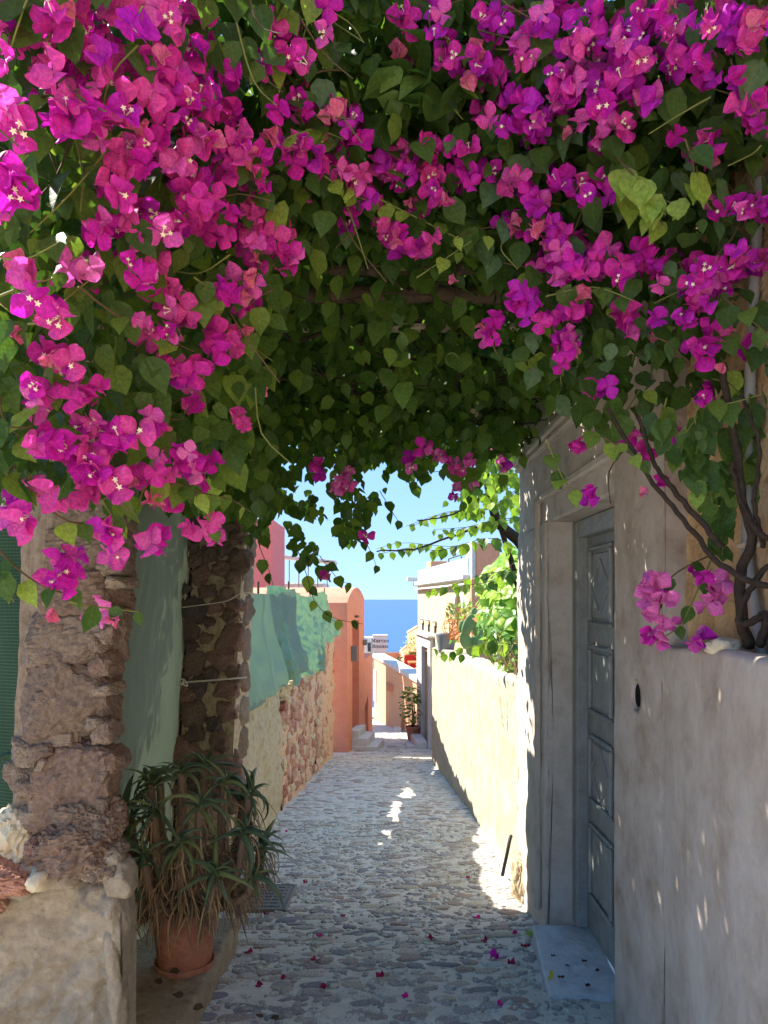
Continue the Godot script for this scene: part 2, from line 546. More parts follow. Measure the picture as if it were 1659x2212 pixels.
# ---------------------------------------------------------------- shapes
# a wall from a to b (x, z), its face towards n, rough and with rounded top edges
func wall_mesh(a: Vector2, b: Vector2, n: Vector2, low: Callable, high: Callable, thick: float, step: float, amp: float, rounding: float, seed_: int, extra = null) -> ArrayMesh:
	var mb := MB.new()
	var length := a.distance_to(b)
	var ns := maxi(1, int(length / step))
	var tallest: float = maxf(high.call(0.0) - low.call(0.0), high.call(1.0) - low.call(1.0))
	var nf := maxi(2, int(tallest / step))
	var prof := []
	for k in nf + 1:
		prof.append([0, float(k) / nf])
	for k in 5:
		prof.append([1, (k + 1) / 5.0])
	for k in 5:
		prof.append([2, k / 4.0])
	prof.append([3, 0.5])
	prof.append([3, 0.0])
	var off := Vector3(seed_ * 13.7, seed_ * 3.1, seed_ * 7.9)
	for i in ns + 1:
		var s := float(i) / ns
		var p2 := a.lerp(b, s)
		var lo: float = low.call(s)
		var hi: float = high.call(s) + amp * 1.5 * nz(Vector3(p2.x, 0, p2.y) + off, 2.2)
		var r := minf(rounding, thick * 0.45)
		for q in prof:
			var y := 0.0
			var back := 0.0
			match q[0]:
				0:
					y = lerpf(lo, hi - r, q[1])
				1:
					y = hi - r + r * sin(q[1] * PI / 2)
					back = r - r * cos(q[1] * PI / 2)
				2:
					y = hi - r + r * cos(q[1] * PI / 2)
					back = thick - r + r * sin(q[1] * PI / 2)
				3:
					y = lerpf(lo, hi - r, q[1])
					back = thick
			var p := Vector3(p2.x - n.x * back, y, p2.y - n.y * back)
			var e := amp * (nz(p + off, 1.6) + 0.6 * nz(p + off, 5.0) + 0.35 * nz(p + off, 16.0))
			if extra != null:
				e += extra.call(p)
			var out := 1.0 if back < thick * 0.5 else -1.0
			mb.add(p + Vector3(n.x, 0, n.y) * e * out + Vector3(0, e * (0.5 if q[0] != 0 else 0.0), 0), Vector2(s * length, y))
	var w := prof.size()
	for i in ns:
		for k in w - 1:
			mb.quad(i * w + k, i * w + k + 1, (i + 1) * w + k + 1, (i + 1) * w + k)
	for i in [0, ns]:
		var c := Vector3.ZERO
		var s0 := mb.v.size()
		for k in w:
			mb.add(mb.v[i * w + k])
			c += mb.v[i * w + k]
		var cc := mb.add(c / w)
		for k in w:
			if i == 0:
				mb.tri(cc, s0 + (k + 1) % w, s0 + k)
			else:
				mb.tri(cc, s0 + k, s0 + (k + 1) % w)
	return mb.mesh()


# a stone: a blunt block whose faces are broken and edges knocked off
func stone_mesh(size: Vector3, n: int, blunt: float, rough: float, seed_: int) -> ArrayMesh:
	var mb := MB.new()
	var off := Vector3(seed_ * 5.3, seed_ * 9.1, seed_ * 2.7)
	var r := RandomNumberGenerator.new()
	r.seed = seed_
	var cut := []
	for k in 5:
		var d := Vector3(r.randf_range(-1, 1), r.randf_range(-1, 1), r.randf_range(-1, 1)).normalized()
		cut.append([d, r.randf_range(0.78, 1.05)])
	for ax in 3:
		for s in [-1.0, 1.0]:
			mb.grid(n, n, func(u: float, w: float) -> Vector3:
				var q := Vector3.ZERO
				q[ax] = s
				q[(ax + 1) % 3] = (u * 2.0 - 1.0) * s
				q[(ax + 2) % 3] = w * 2.0 - 1.0
				var l := pow(pow(absf(q.x), blunt) + pow(absf(q.y), blunt) + pow(absf(q.z), blunt), 1.0 / blunt)
				q /= l
				for c in cut:
					var over: float = q.dot(c[0]) - c[1]
					if over > 0.0:
						q -= c[0] * over * 0.85
				var p := q * size * 0.5
				var g := minf(size.x, minf(size.y, size.z))
				return p + q.normalized() * g * rough * (nz(q + off, 1.1) * 0.5 + absf(nz(q + off, 2.6)) * 0.5 + nz(q + off, 5.5) * 0.28 + nz(q + off, 12.0) * 0.16))
	return mb.facets() if n > 9 else mb.mesh(true)


# a flat paving stone: an uneven ring round a low dome
func cobble_mesh(seed_: int, high: float) -> ArrayMesh:
	var mb := MB.new()
	var r := RandomNumberGenerator.new()
	r.seed = seed_ * 77 + 5
	var k := 11
	var rad := []
	var e := r.randf_range(1.7, 4.5)
	var ph := r.randf_range(0, TAU)
	for i in k:
		var a := TAU * i / k
		var base := pow(pow(absf(cos(a)), e) + pow(absf(sin(a)), e), -1.0 / e)
		rad.append(base * (1.0 + 0.14 * sin(a * 2.0 + ph) + r.randf_range(-0.2, 0.12)))
	var rings := [[1.0, -0.6], [0.97, 0.25], [0.84, 0.85], [0.45, 1.0]]
	for g in rings:
		for i in k:
			var a := TAU * i / k
			var h: float = g[1]
			if h > 0.5:
				h += r.randf_range(-0.16, 0.16)
			mb.add(Vector3(cos(a) * rad[i] * g[0], h * high, sin(a) * rad[i] * g[0]))
	var c := mb.add(Vector3(0, high * r.randf_range(0.85, 1.1), 0))
	for g in rings.size() - 1:
		for i in k:
			var j := (i + 1) % k
			mb.quad(g * k + i, g * k + j, (g + 1) * k + j, (g + 1) * k + i)
	for i in k:
		mb.tri((rings.size() - 1) * k + i, (rings.size() - 1) * k + (i + 1) % k, c)
	return mb.mesh()


func curve_pts(p: Array, n: int, shake := 0.0) -> PackedVector3Array:
	var out := PackedVector3Array()
	for k in n + 1:
		var t := float(k) / n * (p.size() - 1)
		var i := mini(int(t), p.size() - 2)
		var f := t - i
		var a: Vector3 = p[maxi(i - 1, 0)]
		var b: Vector3 = p[i]
		var c: Vector3 = p[i + 1]
		var d: Vector3 = p[mini(i + 2, p.size() - 1)]
		out.append(b.cubic_interpolate(c, a, d, f) + rv(shake))
	return out


func tube_mesh(p: Array, r0: float, r1: float, n := 10, sides := 6, shake := 0.0) -> ArrayMesh:
	var mb := MB.new()
	var c := curve_pts(p, n, shake)
	var r := PackedFloat32Array()
	for k in c.size():
		r.append(lerpf(r0, r1, float(k) / (c.size() - 1)))
	mb.tube(c, r, sides)
	return mb.mesh()


func box_mesh(size: Vector3, bev := 0.004) -> ArrayMesh:
	var mb := MB.new()
	mb.box(Transform3D(), size, bev)
	return mb.mesh()


# axes of a face: x runs along dir (x, z), y up, z out of the face
func face_xf(at: Vector3, dir: Vector2) -> Transform3D:
	var d := Vector3(dir.x, 0, dir.y).normalized()
	return Transform3D(Basis(d, Vector3.UP, d.cross(Vector3.UP)), at)


# ---------------------------------------------------------------- setting
func make_lane() -> void:
	var mb := MB.new()
	mb.grid(78, 380, func(u: float, w: float) -> Vector3:
		var d := lerpf(-2.0, 19.0, w)
		var x := lerpf(-2.1, 1.4, u)
		var p := Vector3(x, 0, -d)
		return Vector3(x, gy(d) + 0.012 * nz(p, 1.1) + 0.006 * nz(p, 5.0) + 0.006 * nz(p, 13.0), -d))
	var lane := structure("lane", mb.mesh(), m.lane)
	var fb := MB.new()
	fb.grid(40, 60, func(u: float, w: float) -> Vector3:
		var d := lerpf(18.98, 48.0, w)
		var x := lerpf(-8.0, 6.0, u)
		return Vector3(x, gy(d) + 0.006 * nz(Vector3(x, 0, -d), 3.0), -d))
	part("lower_lane", fb.mesh(), m.lane, lane)
	var ub := MB.new()
	ub.grid(60, 80, func(u: float, w: float) -> Vector3:
		var dd := lerpf(-16.0, -1.98, w)
		var x := lerpf(-7.0, 1.4, u)
		return Vector3(x, gy(dd) + 0.01 * nz(Vector3(x, 0, -dd), 2.0), -dd))
	part("upper_lane", ub.mesh(), m.lane, lane)
	# stones, courses laid across the lane
	var kinds := []
	for k in 12:
		kinds.append(cobble_mesh(k, 1.0))
	var spots := []
	var d := 2.75
	while d < 27.0:
		var depth := rr(0.075, 0.115) * (1.0 if d < 19.0 else 1.3)
		var right := 1.0 if d < 6.0 else 1.06
		var left := -1.28 if d > 6.0 else -0.98
		if d > 19.0:
			left = -1.0 + (d - 19.0) * 0.12
			right = 1.35
		var x := left + rr(0.0, 0.1)
		while x < right:
			var w := rr(0.085, 0.2) * (1.3 if rng.randf() < 0.12 else 1.0)
			if rng.randf() < 0.95:
				var sd := depth * rr(0.75, 1.3)
				var p := Vector3(x + w * 0.5, 0, -(d + rr(-0.035, 0.035)))
				var dd := -p.z
				# none under the doorstep, the cover and the ledge
				var under := (p.x > 0.74 and dd > 3.3 and dd < 4.6) or (p.x < -0.66 and p.x > -1.08 and dd > 5.1 and dd < 6.0)
				if not under:
					var b := Basis(Vector3.UP, rr(-0.35, 0.35)).scaled_local(Vector3(w * 0.46, rr(0.006, 0.012), sd * 0.49))
					b = Basis(Vector3(1, 0, 0), -0.127 + rr(-0.05, 0.05)) * b
					spots.append([dd, Transform3D(b, Vector3(p.x, gy(dd) + 0.012 * nz(p, 1.1) + rr(-0.009, 0.002), p.z))])
			x += w * rr(0.98, 1.1)
		d += depth * 1.04
	spots.sort_custom(func(a, b): return a[0] < b[0])
	var rest := {}
	for k in spots.size():
		var kind := rng.randi() % kinds.size()
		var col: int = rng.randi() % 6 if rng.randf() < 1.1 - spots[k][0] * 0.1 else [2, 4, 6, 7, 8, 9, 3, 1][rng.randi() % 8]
		if k < 300:
			part("cobblestone", kinds[kind], m.cob[col], lane, spots[k][1])
		else:
			var key: int = kind * 10 + col
			if not rest.has(key):
				rest[key] = []
			rest[key].append(spots[k][1])
	for key in rest:
		swarm("cobblestones", kinds[int(key) / 10], m.cob[int(key) % 10], lane, rest[key])
	# grit and small pebbles pressed into the mortar
	var grit := [[], []]
	for k in 5200:
		var gd := rr(2.7, 9.0)
		var p := Vector3(rr(-1.25, 1.0), 0, -gd)
		var s := rr(0.006, 0.02)
		grit[k % 2].append(Transform3D(Basis.from_euler(Vector3(-0.127 + rr(-0.2, 0.2), rr(0, TAU), 0)).scaled_local(Vector3(s * rr(0.8, 1.6), s * 0.5, s)), Vector3(p.x, gy(gd) + 0.012 * nz(p, 1.1) + rr(-0.003, 0.004), p.z)))
	for k in 2:
		swarm("pebbles", kinds[k + 3], m.cob[k * 6 + 1], lane, grit[k])
	# hillside under everything, and the sea
	var hb := MB.new()
	hb.grid(40, 40, func(u: float, w: float) -> Vector3:
		var dd := lerpf(-40.0, 160.0, w)
		var x := lerpf(-90.0, 90.0, u)
		var y := gy(maxf(dd, -8.0)) - 0.35 if dd < 48.0 else gy(48.0) - 0.35 - (dd - 48.0) * 1.05
		return Vector3(x, y, -dd))
	structure("hillside", hb.mesh(), m.earth)
	var sb := MB.new()
	sb.grid(1, 1, func(u: float, w: float) -> Vector3: return Vector3(lerpf(-90000, 90000, u), -119.0, lerpf(2000, -90000, w)))
	structure("sea", sb.mesh(), m.sea)


func make_right_side() -> void:
	var face := Vector2(-1, 0)
	# the near wall, planter on top
	var near := thing("planter_wall", "taupe plastered garden wall with a raised soil bed, right beside the grey door", "wall")
	part("wall_face", wall_mesh(Vector2(0.76, -0.9), Vector2(0.973, -2.69), face, func(s): return -0.9, func(s): return lerpf(1.35, 1.288, s), 0.07, 0.02, 0.006, 0.02, 6), m.taupe, near)
	part("wall_face", wall_mesh(Vector2(0.76, 10.0), Vector2(0.76, -0.895), face, func(s): return lerpf(0.9, -0.9, s), func(s): return lerpf(2.6, 1.35, s), 0.07, 0.12, 0.006, 0.02, 2), m.taupe, near)
	var sb := MB.new()
	sb.grid(10, 50, func(u: float, w: float) -> Vector3:
		var p := Vector3(lerpf(lerpf(0.8, 1.0, w), 1.06, u), lerpf(1.3, 1.24, w), lerpf(-0.9, -2.66, w))
		return p + Vector3(0, 0.02 * nz(p, 9.0) + 0.01 * nz(p, 30.0), 0))
	part("soil", sb.mesh(), m.soil, near)
	var lump := solo("rubble_stone", stone_mesh(Vector3(0.07, 0.045, 0.09), 7, 3.0, 0.3, 71), m.pale_rock, "pale lump of stone on the planter's rim beside the conduit", "stone", Transform3D(Basis(Vector3.UP, 0.4), pt(1562, 1387, 2.12)))
	lump.position.y = 1.315
	# the ochre house wall behind the planter
	var oc := solo("ochre_wall", wall_mesh(Vector2(1.05, 10.0), Vector2(1.05, -2.9), face, func(s): return 0.0, func(s): return 3.9, 0.3, 0.08, 0.008, 0.02, 4), m.ochre, "ochre plastered house wall behind the planter and the grey conduit", "wall")
	oc.set_meta("kind", "structure")
	# the door surround: pier, lintel, far pier with its mouldings
	var sur := thing("doorway", "weathered taupe doorway with moulded cornice around a grey panelled door", "doorway")
	var xs := 0.97
	part("near_pier", wall_mesh(Vector2(xs, -2.662), Vector2(xs, -3.228), face, func(s): return -0.9, func(s): return 2.9, 0.3, 0.016, 0.006, 0.008, 6,
		func(p: Vector3) -> float:
			var q := Vector2((p.z + 2.97) / 0.042, (p.y - 1.075) / 0.055)
			return -0.16 * clampf(2.2 * (1.0 - q.length()), 0.0, 1.0)), m.taupe, sur)
	var hb := MB.new()
	hb.lathe(PackedVector2Array([Vector2(0.036, 0.0), Vector2(0.033, -0.02), Vector2(0.031, -0.13), Vector2(0.001, -0.135)]), 18)
	part("drain_hole", hb.mesh(), m.dark_hole, sur, Transform3D(Basis(Vector3.BACK, PI / 2).scaled_local(Vector3(1.25, 1, 1)), Vector3(xs + 0.012, 1.075, -2.97)))
	part("near_jamb", wall_mesh(Vector2(xs + 0.003, -3.2285), Vector2(xs + 0.003, -3.235), face, func(s): return -0.5, func(s): return 1.86, 0.22, 0.04, 0.002, 0.004, 7), m.surround, sur)
	var l := MB.new()
	l.box(Transform3D(Basis(), Vector3(xs + 0.252, 2.36, -4.385)), Vector3(0.496, 0.92, 2.31), 0.012)
	part("lintel", l.mesh(), m.surround, sur)
	part("far_pier", wall_mesh(Vector2(xs, -4.53), Vector2(xs, -5.54), face, func(s): return -0.9, func(s): return 1.905, 0.5, 0.03, 0.012, 0.02, 8), m.surround, sur)
	# mouldings
	var cor := MB.new()
	cor.box(Transform3D(Basis(Vector3.RIGHT, 0.0), Vector3(xs - 0.018, 2.415, -4.25)), Vector3(0.05, 0.05, 2.62), 0.012)
	cor.box(Transform3D(Basis(), Vector3(xs - 0.006, 2.37, -4.25)), Vector3(0.04, 0.034, 2.6), 0.01)
	part("cornice", cor.mesh(), m.surround, sur)
	var arc := MB.new()
	arc.box(Transform3D(Basis(), Vector3(xs - 0.012, 2.06, -3.93)), Vector3(0.04, 0.045, 1.74), 0.01)
	arc.box(Transform3D(Basis(), Vector3(xs - 0.012, 0.8, -4.78)), Vector3(0.04, 2.56, 0.05), 0.012)
	arc.box(Transform3D(Basis(), Vector3(xs - 0.004, 0.7, -4.58)), Vector3(0.03, 2.42, 0.07), 0.01)
	part("architrave", arc.mesh(), m.surround, sur)
	# patch of broken plaster at the foot of the far pier
	part("broken_plaster", stone_mesh(Vector3(0.12, 0.42, 0.34), 12, 2.6, 0.34, 15), m.mortar, sur, Transform3D(Basis(), Vector3(xs + 0.02, gy(5.5) + 0.14, -5.5)))
	# the door leaf, 1.15 wide, with raised panels and lozenge bars
	var door := thing("door", "faded grey panelled door with lozenge bars set deep in the doorway", "door")
	var dx := 1.165
	part("board", box_mesh(Vector3(0.04, 2.34, 1.29), 0.003), m.door_grey, door, Transform3D(Basis(), Vector3(dx + 0.03, 0.725, -3.885)))
	for z in [-3.27, -4.47]:
		part("frame", box_mesh(Vector3(0.07, 2.34, 0.11), 0.008), m.door_grey, door, Transform3D(Basis(), Vector3(dx - 0.022, 0.725, z)))
	part("frame", box_mesh(Vector3(0.07, 0.1, 1.08), 0.008), m.door_grey, door, Transform3D(Basis(), Vector3(dx - 0.022, 1.846, -3.87)))
	for half in [-3.6, -4.13]:
		for row in [[1.52, 0.42], [1.0, 0.36], [0.5, 0.36], [-0.02, 0.4]]:
			var pan := MB.new()
			pan.box(Transform3D(Basis(), Vector3(dx + 0.005, row[0], half)), Vector3(0.016, row[1] - 0.06, 0.32), 0.012)
			for e in [-1, 1]:
				pan.box(Transform3D(Basis(), Vector3(dx - 0.003, row[0] + e * row[1] * 0.5, half)), Vector3(0.024, 0.022, 0.42), 0.008)
				pan.box(Transform3D(Basis(), Vector3(dx - 0.003, row[0], half + e * 0.197)), Vector3(0.024, row[1] - 0.03, 0.022), 0.008)
			part("panel", pan.mesh(), m.door_grey, door)
			if row[0] > 1.4 or absf(row[0] - 0.5) < 0.1:
				var bars := MB.new()
				for a in [[0.25, 0.08, 0.7], [-0.25, 0.08, -0.7], [0.25, -0.08, -0.7], [-0.25, -0.08, 0.7]]:
					bars.box(Transform3D(Basis(Vector3.RIGHT, a[2]), Vector3(dx - 0.006, row[0] + a[1], half + a[0] * 0.32)), Vector3(0.012, 0.014, 0.2), 0.004)
				part("lozenge_bar", bars.mesh(), m.door_grey, door)
	# doorstep
	solo("doorstep", wall_mesh(Vector2(0.79, -3.68), Vector2(0.86, -4.46), Vector2(-1, 0), func(s): return -0.66, func(s): return -0.447, 0.36, 0.03, 0.005, 0.012, 9), m.marble, "white marble doorstep slab strewn with dry petals", "step")
	solo("lower_step", wall_mesh(Vector2(0.79, -2.6), Vector2(0.8, -3.66), Vector2(-1, 0), func(s): return -0.66, func(s): return lerpf(-0.37, -0.492, s), 0.36, 0.04, 0.008, 0.02, 10), m.lane, "rough grey stone step below the marble doorstep", "step")
	# the sunlit wall further on
	var sunny := solo("garden_wall", wall_mesh(Vector2(1.075, -5.5), Vector2(1.085, -17.4), face, func(s): return lerpf(-1.2, -2.9, s), func(s): return lerpf(0.83, 0.36, s), 0.32, 0.09, 0.012, 0.06, 12), m.cream, "long cream plastered garden wall in full sun, plants growing behind it", "wall")
	sunny.set_meta("kind", "structure")
	# flared foot where it meets the doorway
	solo("water_pipe", tube_mesh([pt(1085, 1892, 6.05), pt(1094, 1850, 6.05), pt(1101, 1815, 6.1), pt(1104, 1806, 6.14)], 0.014, 0.014, 8, 8), m.black, "short black pipe leaning against the cream wall beside the doorway", "pipe")
	# conduit on the ochre wall
	var cb := MB.new()
	var cr := PackedFloat32Array()
	var cp := PackedVector3Array()
	var way := curve_pts([Vector3(1.026, 2.6, -2.1), Vector3(1.026, 2.1, -2.15), Vector3(1.026, 1.7, -2.17), Vector3(1.026, 1.56, -2.17), Vector3(1.026, 1.4, -2.12), Vector3(1.026, 1.25, -2.08)], 280)
	for k in way.size():
		cp.append(way[k])
		cr.append(0.0165 if k % 2 == 0 else 0.014)
	cb.tube(cp, cr, 12)
	var con := thing("conduit", "grey corrugated conduit running up the ochre wall behind the vine", "pipe")
	part("corrugated_pipe", cb.mesh(), m.conduit, con)
	part("bracket", box_mesh(Vector3(0.05, 0.016, 0.05), 0.004), m.pale_rock, con, Transform3D(Basis(), Vector3(1.028, 1.6, -2.17)))


func stone(parent: Node3D, x: float, y: float, w: float, h: float, d: float, thick: float, seed_: int, mat: Material, turn := 0.0, blunt := 12.0, rough := 0.1, n := 22) -> void:
	var k := d / F
	part("stone", stone_mesh(Vector3(w * k * 1.0, h * k * 1.1, thick), n, blunt, rough, seed_), mat, parent, Transform3D(Basis(Vector3.BACK, turn) * Basis(Vector3.UP, rr(-0.1, 0.1)), pt(x, y, d)))


func near_stone(parent: Node3D, x: float, y: float, w: float, h: float, d: float, thick: float, seed_: int, mat: Material, turn := 0.0, blunt := 12.0, rough := 0.1, n := 22) -> void:
	var in_wall := x > 60.0 and y < 1860.0
	stone(parent, x - (16.0 if in_wall else 0.0), y, w * (0.95 if in_wall else 1.0), h, d - (0.05 if in_wall else 0.0), thick * (0.6 if in_wall else 1.0), seed_, mat, turn, blunt, rough, n)


func make_left_side() -> void:
	# the near pillar of big brown stones over a plastered base
	var near := thing("stone_pillar", "rough pillar of large brown stone blocks nearest the viewer, on a plastered base", "pillar")
	var rk: Array = m.brown_rock
	# core of mortar behind the stones
	part("mortar", stone_mesh(Vector3(0.31, 2.8, 0.24), 40, 16.0, 0.12, 64), m.brown_mortar, near, Transform3D(Basis(Vector3.BACK, -0.035), Vector3(-1.18, 1.55, -2.92)))
	var d := 2.9
	near_stone(near, 222, 1075, 165, 150, d, 0.3, 1, rk[1])
	near_stone(near, 218, 1198, 170, 92, d, 0.32, 2, rk[0])
	near_stone(near, 206, 1282, 180, 82, d, 0.34, 3, rk[2], 0.03)
	near_stone(near, 188, 1372, 200, 104, d, 0.34, 4, rk[1], -0.05)
	near_stone(near, 104, 1398, 60, 70, d, 0.26, 5, rk[3])
	near_stone(near, 168, 1500, 196, 162, d, 0.36, 6, rk[0], 0.03)
	near_stone(near, 250, 1425, 52, 60, d, 0.3, 14, rk[2], 0.2)
	near_stone(near, 184, 1690, 166, 176, d, 0.34, 7, rk[2], -0.06)
	near_stone(near, 86, 1618, 74, 56, d, 0.26, 8, rk[3])
	near_stone(near, 78, 1678, 64, 76, d, 0.26, 9, rk[1], 0.1)
	near_stone(near, 140, 1596, 90, 40, d, 0.24, 16, rk[3], -0.1)
	near_stone(near, 110, 1752, 92, 40, d - 0.03, 0.3, 10, rk[3], 0.1, 3.2)
	near_stone(near, 205, 1772, 130, 84, d - 0.05, 0.34, 11, rk[1], 0.0, 3.2, 0.24)
	near_stone(near, 252, 1770, 66, 68, d - 0.02, 0.3, 12, rk[2], 0.2, 3.0, 0.24)
	near_stone(near, 178, 1828, 150, 90, d - 0.08, 0.36, 13, rk[2], 0.05, 3.0, 0.26)
	near_stone(near, 240, 1852, 96, 66, d - 0.06, 0.34, 17, rk[1], -0.12, 3.0, 0.24)
	near_stone(near, 108, 1830, 60, 70, d - 0.06, 0.3, 18, m.dark_rock[3], 0.1, 3.0, 0.24)
	near_stone(near, 48, 1800, 90, 104, d - 0.05, 0.3, 19, m.pale_rock, 0.15, 2.8, 0.2, 12)
	near_stone(near, 38, 1882, 118, 60, d - 0.12, 0.32, 20, m.red_rock[0], -0.28, 3.4, 0.22)
	near_stone(near, -16, 1930, 60, 70, d - 0.14, 0.3, 21, m.red_rock[1], 0.1, 3.0, 0.22)
	near_stone(near, 118, 1878, 54, 46, d - 0.12, 0.3, 22, m.pale_rock, 0.2, 3.0, 0.14, 9)
	for k in 30:
		var sy := rr(1180, 1830)
		var t := (sy - 1180.0) / 650.0
		var e: float = lerpf(150, 92, t) if k % 2 else lerpf(276, 240, t)
		near_stone(near, e + rr(-16, 24) * (1.0 if k % 2 else -1.0), sy, rr(30, 64), rr(24, 48), d - 0.02, 0.3, 40 + k, rk[rng.randi() % 4], rr(-0.3, 0.3), 5.0, 0.16, 10)
	# plastered base, its front broken
	part("plaster_base", wall_mesh(Vector2(-2.1, -2.75), Vector2(-0.93, -2.74), Vector2(0, 1), func(s): return -0.8, func(s): return 0.43 + 0.05 * sin(s * 9.0 + 1.0) + 0.05 * s - 0.1 * pow(s, 14.0), 0.14, 0.012, 0.045, 0.1, 16,
		func(p: Vector3) -> float:
			var e := nz(p + Vector3(3, 0, 8), 1.5) + 0.25 * nz(p, 6.0)
			return (0.022 if e > 0.08 else 0.0) + (0.013 if e > 0.08 else 0.005) * nz(p, 34.0) + 0.006 * nz(p, 60.0)), m.base_plaster, near)
	for q in [[262, 1896, 60, 70], [256, 1968, 34, 100], [252, 2060, 30, 110], [256, 2150, 36, 120], [210, 1866, 110, 60], [110, 1884, 130, 50], [20, 1906, 120, 50]]:
		stone(near, q[0], q[1], q[2], q[3], 2.76, 0.12, 700 + int(q[1]), m.base_plaster, rr(-0.2, 0.2), 3.0, 0.14, 9)
	# ledge beneath the pot
	solo("ledge", wall_mesh(Vector2(-0.8, -2.3), Vector2(-0.85, -4.5), Vector2(1, 0), func(s): return -0.9, func(s): return lerpf(-0.2, -0.42, s), 0.5, 0.04, 0.012, 0.025, 22), m.base_plaster, "low rough plaster ledge along the foot of the stone pillar, under the pot", "ledge")
	# second pillar: dark lava stones in pale mortar
	var far := thing("stone_pillar", "leaning pillar of dark lava stones set in pale mortar, behind the aloe pot", "pillar")
	var cb := MB.new()
	cb.prism(PackedVector2Array([Vector2(-1.66, -1.0), Vector2(-1.19, -1.0), Vector2(-1.02, 2.6), Vector2(-1.44, 2.6)]), -6.3, -5.745, Transform3D())
	part("mortar", cb.mesh(), m.mortar, far)
	var tried := []
	for k in 1400:
		if tried.size() > 96:
			break
		var y := rr(800, 1720)
		var t := (y - 1000.0) / 640.0
		var left := lerpf(413, 372, t)
		var right := lerpf(541, 500, t)
		var x := rr(left + 6, right - 6)
		var mid := (x - left) / (right - left)
		var sz := rr(17, 34) * (1.15 if y > 1480 else 1.0)
		if mid > 0.36 and mid < 0.74 and y < 1480 and sz > 22:
			continue
		var free := true
		for q in tried:
			if Vector2(x - q[0], (y - q[1]) * 1.15).length() < (sz + q[2]) * 0.78:
				free = false
		if not free:
			continue
		tried.append([x, y, sz])
		var mat: Material = m.dark_rock[rng.randi() % 4] if mid < 0.76 else (m.brown_rock[2] if rng.randf() < 0.6 else m.dark_rock[3])
		stone(far, x, y, sz * rr(1.7, 2.3), sz * rr(1.4, 1.9), 5.79, 0.15, 100 + tried.size(), mat, rr(-0.5, 0.5), rr(2.6, 4.5), 0.22, 9)
	# the side of the pillar that faces the lane
	for k in 13:
		var sy := lerpf(-0.75, 2.4, k / 12.0)
		part("stone", stone_mesh(Vector3(0.16, 0.26, 0.4), 8, 4.0, 0.2, 300 + k), m.brown_rock[(k * 3) % 4], far, Transform3D(Basis(Vector3.UP, rr(-0.15, 0.15)), Vector3(lerpf(-1.24, -1.09, k / 12.0), sy, -6.04)))
	# shade nets
	var nd := thing("shade_net", "dark green shade net stretched left of the brown stone pillar", "net")
	var db := MB.new()
	db.grid(30, 60, func(u: float, w: float) -> Vector3:
		var yy := lerpf(-0.6, 2.7, w)
		var xx := lerpf(-2.15, lerpf(-1.33, -1.16, w), u)
		var p := Vector3(xx, yy, -3.02 - 0.35 * (1.0 - u))
		return p + Vector3(0, 0, 0.025 * nz(p, 3.0) + 0.012 * sin(u * 17.0 + w * 6.0)))
	part("netting", db.mesh(), m.net_dark, nd)
	part("hem", tube_mesh([Vector3(-1.34, -0.4, -3.0), Vector3(-1.3, 0.6, -3.0), Vector3(-1.24, 1.6, -3.0), Vector3(-1.16, 2.7, -3.0)], 0.008, 0.008, 20, 6, 0.002), m.net_dark, nd)
	var fold := MB.new()
	fold.grid(24, 3, func(u: float, w: float) -> Vector3:
		var q := pt(lerpf(-60, 68, u), lerpf(1660, 1606, u) + w * 14.0 + 5.0 * sin(u * 9.0), 2.98 - 0.02 * sin(w * PI))
		return q)
	part("fold", fold.mesh(), m.net_dark, nd)
	var ng := thing("shade_net", "grey green shade net hung between the two stone pillars", "net")
	var gb := MB.new()
	gb.grid(110, 50, func(u: float, w: float) -> Vector3:
		var a := Vector3(-1.15, lerpf(-0.5, 2.8, w), -3.1)
		var b := Vector3(lerpf(-1.64, -1.4, w), lerpf(-0.9, 2.75, w), -5.74)
		var p := a.lerp(b, u)
		return p + Vector3(1, 0, 0.5) * (0.03 * nz(p, 1.4) - 0.05 * sin(u * PI) + 0.006 * sin(u * 70.0 + 4.0 * nz(p, 2.0)) + 0.008 * nz(p * Vector3(1, 0.3, 1), 9.0)) )
	part("netting", gb.mesh(), m.net_grey, ng)
	part("edge_wire", tube_mesh([Vector3(-1.635, -0.9, -5.73), Vector3(-1.56, 0.3, -5.73), Vector3(-1.395, 2.75, -5.73)], 0.007, 0.007, 14, 6), m.string, ng)
	part("edge_pole", tube_mesh([Vector3(-1.61, -0.9, -5.745), Vector3(-1.535, 0.3, -5.745), Vector3(-1.37, 2.75, -5.745)], 0.011, 0.011, 14, 6), m.black, ng)
	# string tied round the dark pillar
	var st := thing("string", "white string tied from the net edge across the dark lava pillar", "string")
	part("cord", tube_mesh([pt(384, 1481, 5.62), pt(400, 1474, 5.58), pt(450, 1470, 5.56), pt(500, 1466, 5.58), pt(533, 1463, 5.66)], 0.0065, 0.0065, 20, 5), m.string, st)
	part("knot", tube_mesh([pt(396, 1470, 5.58), pt(392, 1480, 5.56), pt(388, 1470, 5.57), pt(398, 1468, 5.56), pt(405, 1482, 5.57), pt(394, 1478, 5.55)], 0.006, 0.005, 20, 5), m.string, st)
	solo("wire", tube_mesh([pt(394, 1312, 5.62), pt(440, 1306, 5.58), pt(490, 1298, 5.58), pt(520, 1282, 5.58), pt(546, 1281, 5.66)], 0.004, 0.004, 20, 5), m.string, "thin pale wire bent across the upper part of the dark lava pillar", "wire")
	# roughcast wall stub
	var side := Vector2(1, 0)
	var rc := thing("roughcast_wall", "cream roughcast wall with rounded top, first behind the aloe pot", "wall")
